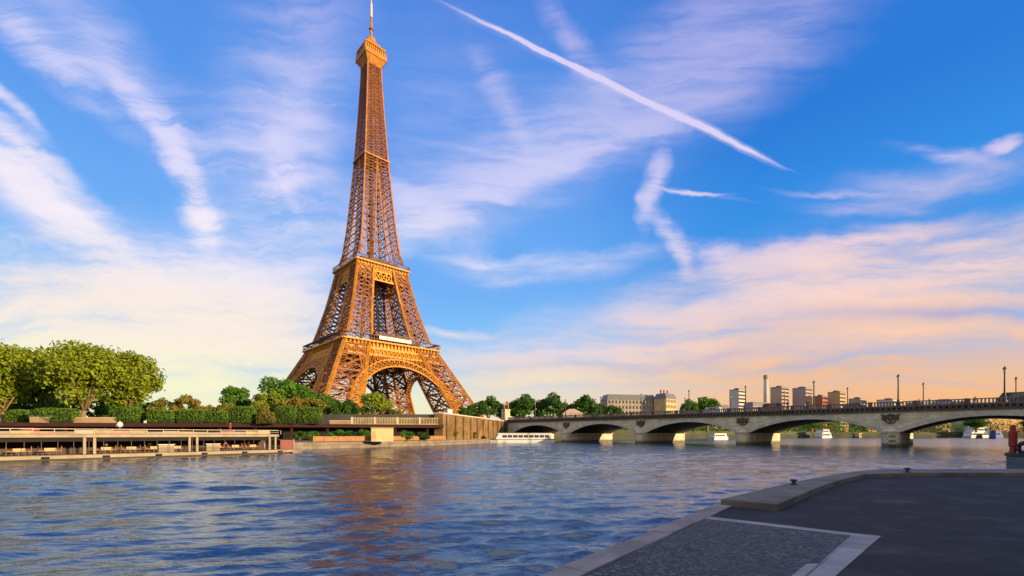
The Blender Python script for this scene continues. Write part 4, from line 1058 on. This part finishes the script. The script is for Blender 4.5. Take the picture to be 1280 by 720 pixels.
for t_, q_, lb, tc_, lc_ in [(8.5, 134.3, 'person in white walking on the bridge right of the largest pier', (.6,.6,.6), (.05,.05,.1)), (10.2, 134.2, 'person in black walking beside the one in white on the bridge', (.03,.03,.03), (.04,.04,.05)),
                    (32, 134.4, 'person in a pale coat on the bridge over the second arch from the right', (.5,.45,.4), (.04,.04,.05)), (64.5, 134.3, 'person in a blue top on the bridge over the middle arch', (.05,.1,.3), (.03,.03,.03)), (1.5, 134.2, 'person in a red jacket on the bridge near the right frame edge', (.4,.04,.03), (.03,.03,.03)),
                    (92, 134.2, 'person in a light shirt on the bridge near the far bank', (.6,.55,.5), (.05,.05,.08))]:
    p = bp(t_, q_); person(Vector((p.x, p.y, ZD+.006)), 0, 0, lb, tc_, lc_, rnd.uniform(0, 6))

# ------------------------------------------------------------------ vehicles on the bridge
def car(t_, q_, col, label, L=4.4, H=1.5, van=False):
    p = bp(t_, q_); r_ = empty('parked_car' if not van else 'delivery_van', (p.x, p.y, ZD+.006), BETA, label, 'car' if not van else 'van', 'vehicles crossing the bridge')
    m = MB(); W_ = 1.8
    prof = [(0,.3),(0,.85),(.9,.95),(1.5,H),(3.3,H),(4.0,.95),(4.4,.9),(4.4,.3)] if not van else [(0,.35),(0,1.2),(.5,H),(4.6,H),(5.2,1.3),(5.6,1.1),(5.6,.35)]
    n = len(prof); 
    i = 0; m.v = [(-W_/2, y_, z_) for y_, z_ in prof]+[(W_/2, y_, z_) for y_, z_ in prof]; m.f = [tuple(range(n)), tuple(reversed(range(n, 2*n)))]+[(k, n+k, n+(k+1)%n, (k+1)%n) for k in range(n)]
    m.build('body', mat('paint_'+label[:9], col, .35), r_, bevel=.06)
    m = MB(); zz = (.98, H-.1) if not van else (1.35, H-.2)
    for x in (-W_/2-.012, W_/2+.004): m.hexa([(x,1.35,zz[0]),(x+.008,1.35,zz[0]),(x+.008,3.7,zz[0]),(x,3.7,zz[0]),(x,1.65,zz[1]),(x+.008,1.65,zz[1]),(x+.008,3.2,zz[1]),(x,3.2,zz[1])])
    m.build('side_windows', GLASS, r_)
    for yy in (.85, L-1.0):
        for x in (-W_/2, W_/2-.2):
            m = MB(); m.tube([(x, yy, .32), (x+.2, yy, .32)], .32, 14); m.build('wheel', BLACK, r_)
car(20, 138, (.03,.03,.035), 'black car on the bridge right of the second lamp from the right edge'); car(4, 138, (.45,.45,.46), 'silver car on the bridge left of the rightmost lamp')
car(38, 138, (.08,.03,.03), 'dark red van on the bridge above the second visible pier', 5.6, 2.3, True); car(56, 142, (.5,.5,.5), 'pale grey van on the bridge over the middle arch', 5.6, 2.2, True); car(-7, 138, (.05,.06,.09), 'navy van on the bridge at the right frame edge', 5.6, 2.3, True)

# ------------------------------------------------------------------ statue on its pedestal at the bridge head
pp = bp(145.2, 133.5); st_ = empty('statue_pedestal', (pp.x, pp.y, 8.4), BETA, 'tall pale stone pedestal at the far end of the bridge', 'pedestal')
m = MB(); m.box(-1.9, 1.9, -1.6, 1.6, -3, .9); m.box(-1.5, 1.5, -1.2, 1.2, .9, 5.2); m.box(-1.75, 1.75, -1.45, 1.45, 5.2, 5.6); m.build('plinth', mat('pedestal_stone', (.62, .48, .32), .85, .2, .6), st_)
me = bpy.data.meshes.new('warrior_and_horse')
V = [(-.9,0,2.1),(0,0,2.2),(.9,0,2.15),(1.3,0,2.9),(1.6,0,3.35),(2.05,0,3.05),(.9,.3,1.3),(1.0,.3,.6),(1.05,.3,.05),(.9,-.3,1.3),(1.3,-.3,.9),(1.15,-.3,.4),(-.95,.3,1.3),(-1.15,.3,.7),(-1.0,.3,.05),(-.95,-.3,1.3),(-1.15,-.3,.7),(-1.0,-.3,.05),(-1.4,0,1.9),(-1.6,0,1.1)]
E = [(0,1),(1,2),(2,3),(3,4),(4,5),(2,6),(6,7),(7,8),(2,9),(9,10),(10,11),(0,12),(12,13),(13,14),(0,15),(15,16),(16,17),(0,18),(18,19)]
rr = [.5,.46,.48,.28,.24,.13,.2,.13,.14,.2,.13,.12,.22,.13,.14,.22,.13,.14,.14,.08]
n0 = len(V); hv = [(.9,-.95,1.7),(.9,-.95,2.3),(.9,-.95,2.85),(.9,-.95,3.15),(.9,-.95,3.4),(.75,-.95,.9),(.75,-.95,.05),(1.1,-1.0,.9),(1.15,-1.05,.05),(.6,-.95,2.75),(.4,-.9,2.2),(1.2,-.8,2.75),(1.4,-.5,2.8)]
V += hv; E += [(n0+a, n0+b) for a, b in [(0,1),(1,2),(2,3),(3,4),(0,5),(5,6),(0,7),(7,8),(2,9),(9,10),(2,11),(11,12)]]+[(2, n0+12)]; rr += [.25,.26,.25,.1,.2,.15,.12,.15,.12,.12,.09,.12,.09]
me.from_pydata([(a*1.1, b*1.1+.35, c*1.15) for a,b,c in V], E, []); o = bpy.data.objects.new('horse_statue', me); COL.objects.link(o)
o.modifiers.new('skin', 'SKIN'); me.skin_vertices[0].data[1].use_root = True
for k, r0 in enumerate(rr): me.skin_vertices[0].data[k].radius = (r0, r0)
ss = o.modifiers.new('sub', 'SUBSURF'); ss.levels = 1; ss.render_levels = 1
me.materials.append(mat('statue_stone', (.42, .27, .16), .85, .3, 2)); o.location = (pp.x, pp.y, 8.4+5.6); o.rotation_euler = (0,0,BETA+R(20)); tag(o, 'brown stone statue of a warrior leading a horse on the pedestal', 'statue')
# marquee
mq = empty('marquee', at(715, 232, 5.6), 0, 'white marquee with an orange tinted pointed roof beyond the far bridge end', 'tent')
m = MB(); m.box(-5, 5, -4, 4, 0, 8); m.build('side_curtain', mat('marquee_cloth', (.65, .55, .48), .8), mq)
m = MB(); i = 0; m.v = [(-5.4,-4.4,8.002),(5.4,-4.4,8.002),(5.4,4.4,8.002),(-5.4,4.4,8.002),(-1.5,0,10.6),(1.5,0,10.6)]; m.f = [(0,1,5,4),(2,3,4,5),(1,2,5),(3,0,4),(3,2,1,0)]; m.build('roof', mat('marquee_roof', (.62, .42, .28), .8), mq)

# ------------------------------------------------------------------ boats
def boat(name, px, Y, L, W_, H, rz, label, hull=WHITE, cabin=WHITE, group=None, decks=1, z=0, glass=GLASS, stripe=None):
    r_ = empty(name, at(px, Y, z), rz, label, 'boat', group)
    m = MB(); hh = min(1.3, H*.35)
    def ring(s_, z_): return [(-L/2*s_, -W_/2*s_*.9, z_), (L/2*.62, -W_/2*s_, z_), (L/2*.85*s_+.0, -W_/3*s_, z_), (L/2*s_+.0, 0, z_+ (.25 if z_ > .2 else 0)), (L/2*.85*s_, W_/3*s_, z_), (L/2*.62, W_/2*s_, z_), (-L/2*s_, W_/2*s_*.9, z_)]
    A, B = ring(.95, -.4), ring(1., hh); n = len(A)
    m.v = A+B; m.f = [tuple(reversed(range(n))), tuple(range(n, 2*n))]+[(k, (k+1)%n, n+(k+1)%n, n+k) for k in range(n)]
    m.build('hull', hull, r_)
    m = MB(); 
    for k in range(n):
        a, b_ = B[k], B[(k+1)%n]; m.bar((a[0]*1.0, a[1]*1.02, hh+.02), (b_[0], b_[1]*1.02, hh+.02), .16)
    m.build('gunwale', stripe or CASTIRON, r_)
    zz = hh; x0, x1 = -L*.44, L*.34; dh = (H-hh)/decks
    for d_ in range(decks):
        m = MB(); m.hexa([(x0,-W_*.42,zz),(x1,-W_*.42,zz),(x1,W_*.42,zz),(x0,W_*.42,zz),(x0+.2,-W_*.37,zz+dh*.88),(x1-dh*.5,-W_*.37,zz+dh*.88),(x1-dh*.5,W_*.37,zz+dh*.88),(x0+.2,W_*.37,zz+dh*.88)])
        cb = m.build('cabin', cabin, r_)
        n_ = max(3, int((x1-x0)/2.0)); 
        for k in range(n_):
            xa = x0+.6+(x1-x0-1.6-dh*.5)*k/n_; xb = xa+(x1-x0-1.6-dh*.5)/n_*.86
            for sg in (-1, 1):
                yb, yt = sg*(W_*.42-W_*.05*.25+.012), sg*(W_*.42-W_*.05*.8+.012)
                m = MB(); m.hexa([(xa, yb, zz+dh*.28), (xb, yb, zz+dh*.28), (xb, yb-sg*.03, zz+dh*.28), (xa, yb-sg*.03, zz+dh*.28), (xa, yt, zz+dh*.70), (xb, yt, zz+dh*.70), (xb, yt-sg*.03, zz+dh*.70), (xa, yt-sg*.03, zz+dh*.70)]); m.build('window', glass, cb)
        m = MB(); m.box(x0-.3, x1-dh*.5+.4, -W_*.42, W_*.42, zz+dh*.88+.003, zz+dh); m.build('roof', cabin, r_)
        zz += dh; x0 += L*.08; x1 -= L*.14
    return r_
boat('cruise_boat', 649, 158, 25, 5, 3.4, R(186), 'long white glass sided cruise boat moored in front of the farthest arch')
boat('motor_yacht', 899, 262, 15, 4.6, 3.6, R(30), 'white and blue motor yacht seen through the middle arch', WHITE, WHITE, stripe=BLUE)
boat('cruise_boat', 1030, 395, 25, 7, 7.4, R(35), 'large white cruise boat seen through the second arch from the right', WHITE, WHITE, None, 2)
boat('moored_barge', 1074, 420, 18, 5, 4.2, R(38), 'low cream barge right of the large white boat under the second arch', CREAM, BEIGE)
boat('moored_barge', 1092, 440, 10, 4, 3.8, R(40), 'small dark barge beside the largest pier seen through the arch', CASTIRON, CREAM)
boat('moored_barge', 1224, 366, 9, 4, 3.2, R(46), 'dark low barge left of the blue boat under the rightmost arch', CASTIRON, CASTIRON)
boat('work_boat', 1246, 330, 12, 4.4, 5.6, R(20), 'blue work boat in front of the green bank under the rightmost arch', BLUE, BLUE)
boat('white_ship', 1225, 430, 46, 8, 9.8, R(20), 'long white passenger ship behind the trees under the rightmost arch', WHITE, WHITE, None, 2)
# moored boat at the right frame edge
rb = empty('moored_barge', (34.16, 27.7, 0), R(40), 'blue grey steel barge with a red funnel cut by the right frame edge', 'boat')
m = MB(); m.prism([(-6,-2.2),(9,-2.2),(10.5,0),(9,2.2),(-6,2.2)], -.4, 1.62); m.build('hull', BLUEGREY, rb, bevel=.06)
m = MB(); m.bar((-6,-2.2,1.68),(9,-2.2,1.68), .12, .14); m.bar((-6,2.2,1.68),(9,2.2,1.68), .12, .14); m.bar((-6,-2.26,1.68),(-6,2.26,1.68), .13, .15); m.build('gunwale', CASTIRON, rb)
m = MB(); m.box(-3.2, 3.5, -1.6, 1.3, 1.63, 3.3); wh = m.build('wheelhouse', mat('dark_red_cabin', (.16, .03, .025), .5, .3, 1), rb, bevel=.05)
m = MB(); m.box(-3.4, 3.7, -1.8, 1.5, 3.31, 3.42); m.build('roof', PALE, wh)
for x in (-2.8, -1.4, 0, 1.4):
    m = MB(); m.box(x, x+1.0, 1.305, 1.325, 2.2, 3.0); m.build('window', GLASS, wh)
m = MB(); m.lathe([(.15,1.63),(.13,2.1),(.18,2.15),(.18,3.0),(.13,3.05),(.11,3.35)], (-5.6,1.95,0), 12); m.build('funnel', RED, rb)
m = MB(); m.tube([(-5.75, 1.45+.3*math.cos(a), 2.05+.3*math.sin(a)) for a in [k*math.pi/8 for k in range(17)]], .12, 8, False); m.build('tyre_fender', BLACK, rb, smooth=True)
m = MB(); m.tube([(-5.4, 1.0, 1.63), (-5.4, 1.0, 2.3), (-5.4, 1.0, 2.6)], [.3, .26, .1], 10); m.build('deck_winch', CASTIRON, rb, smooth=True)

# ------------------------------------------------------------------ far buildings
def block(name, px0, px1, top, Y, z0, depth, rz, label, mtl, floors, bays, winm=GLASS, roof=None, cat='tower block', mans=0):
    c = at((px0+px1)/2, Y, z0); Wd = (px1-px0)/F*Y; H = EYE+(HZ-top)/F*Y-z0
    s_ = abs(math.cos(rz))+depth*abs(math.sin(rz)); Wd /= s_; D = Wd*depth
    r_ = empty(name, c, rz, label, cat); Hw = H-mans
    m = MB(); m.box(-Wd/2, Wd/2, -D/2, D/2, 0, Hw); m.build('wall', mtl, r_)
    m = MB()
    if mans: 
        e = mans*.35; m.hexa([(-Wd/2-.3,-D/2-.3,Hw+.002),(Wd/2+.3,-D/2-.3,Hw+.002),(Wd/2+.3,D/2+.3,Hw+.002),(-Wd/2-.3,D/2+.3,Hw+.002),(-Wd/2+e,-D/2+e,H),(Wd/2-e,-D/2+e,H),(Wd/2-e,D/2-e,H),(-Wd/2+e,D/2-e,H)])
    else: m.box(-Wd/2-.3, Wd/2+.3, -D/2-.3, D/2+.3, H+.002, H+1.2); m.box(-Wd/5, Wd/5, -D/5, D/5, H+1.2, H+4)
    rf = m.build('roof', roof or ROOF, r_)
    fh = Hw/floors
    if bays:
        bw_ = Wd/bays
        for i in range(floors):
            for j in range(bays):
                x = -Wd/2+(j+.5)*bw_; m = MB(); m.box(x-bw_*.22, x+bw_*.22, -D/2-.06, -D/2+.2, i*fh+fh*.25, i*fh+fh*.82); m.build('window', winm, r_)
    else:
        for i in range(floors):
            m = MB(); m.box(-Wd/2-.05, Wd/2+.05, -D/2-.05, -D/2+.3, i*fh+fh*.3, i*fh+fh*.75); m.box(Wd/2-.3, Wd/2+.05, -D/2+1.5, D/2-1.5, i*fh+fh*.3, i*fh+fh*.75); m.build('window_band', winm, r_)
    return r_
block('apartment_house', 752, 818, 494, 350, 5.5, .35, R(10), 'long grey apartment house with a zinc roof behind the bridge', mat('grey_facade', (.34, .30, .25), .85, .2, .3), 6, 14, cat='building', mans=4)
b = block('apartment_house', 817, 846, 492.5, 345, 5.5, .7, R(40), 'sunlit yellow apartment house at the right end of the grey one', HAUSS, 6, 7, cat='building', mans=4)
for k, x in enumerate((-9, -3, 4)):
    m = MB(); m.box(x*.7, x*.7+1.1, -.5, .5, 28, 31.6); m.build('chimney', mat('chimney_brick', (.4, .22, .12), .9), b)
block('tower_block', 912, 931, 488, 850, 5.5, .8, R(35), 'small grey tower block left of the slender chimney', CONC, 12, 0)
block('tower_block', 963, 986, 485, 880, 5.5, .7, R(35), 'brown tower block with a sunlit right side beside the chimney', CONC2, 13, 0)
block('tower_block', 991, 1015, 486, 900, 5.5, .8, R(35), 'pinkish tower block with an orange lit right side', mat('pink_concrete', (.44, .33, .30), .8), 13, 0)
block('office_block', 1017, 1034, 496, 860, 5.5, .8, R(30), 'low red brown block right of the pinkish tower block', mat('brick_block', (.38, .12, .08), .85), 9, 0, cat='building')
block('tower_block', 1035, 1056, 491, 870, 5.5, .8, R(35), 'low brown block with a bright yellow side, rightmost of the blocks', mat('yellow_block', (.50, .38, .18), .8), 11, 0)
block('office_block', 1062, 1082, 499, 900, 5.5, .8, R(30), 'low flat brown building at the end of the skyline over the bridge', CONC2, 6, 0, cat='building')
block('office_block', 1096, 1128, 500.5, 900, 5.5, .6, R(30), 'long low building just above the bridge parapet by the second lamp', CONC, 6, 0, cat='building')
block('office_block', 930, 962, 503, 700, 5.5, .5, R(20), 'low brown house just left of the slender chimney', CONC2, 5, 0, cat='building', mans=6)
block('office_block', 850, 912, 506, 600, 5.5, .3, R(15), 'low grey house behind the two round far trees', mat('grey_house', (.30, .27, .24), .85), 5, 0, cat='building', mans=5)
block('office_block', 1130, 1180, 503.5, 880, 5.5, .4, R(25), 'low dark roofed house right of the tall near lamp', mat('house_plaster', (.42, .34, .26), .85), 5, 0, cat='building', mans=6)
block('office_block', 1184, 1240, 502.5, 820, 5.5, .3, R(25), 'low pale house left of the thickest lamp at the right edge', mat('pale_house_plaster', (.50, .42, .32), .85), 5, 0, cat='building', mans=7)
chm = empty('chimney_tower', at(957.5, 860, 5.5), 0, 'slender pale industrial chimney rising over the tower blocks', 'chimney')
m = MB(); m.lathe([(5.2,0),(4.2,70),(3.9,104)], n=14); m.build('shaft', CONC, chm, smooth=True); m = MB(); m.lathe([(4.4,104),(4.4,112)], n=14); m.build('dark_top', CONC2, chm)

# ------------------------------------------------------------------ right bank behind the camera: wall and trees that keep the quay in shade
wallrun('embankment_wall', [(-45, -62), (24, -4), (160, 108)][::-1], 1.2, QZ, 9.5, STONE, 'tall grey stone embankment wall behind the near quay', PALE)
for k in range(7):
    p = Vector((-20, -46)).lerp(Vector((70, 28)), k/6)
    t = dup(protos[('lime', 'plane')][0]); t.name = 'plane_tree'; t.location = (p.x, p.y, 4.0); t.scale = (.85, .85, .75+.1*rnd.random()); t.rotation_euler = (0,0,k*1.3)
    t['label'] = names_fb[k]+' plane tree along the wall behind the near quay'; t['group'] = 'plane trees behind the near quay'
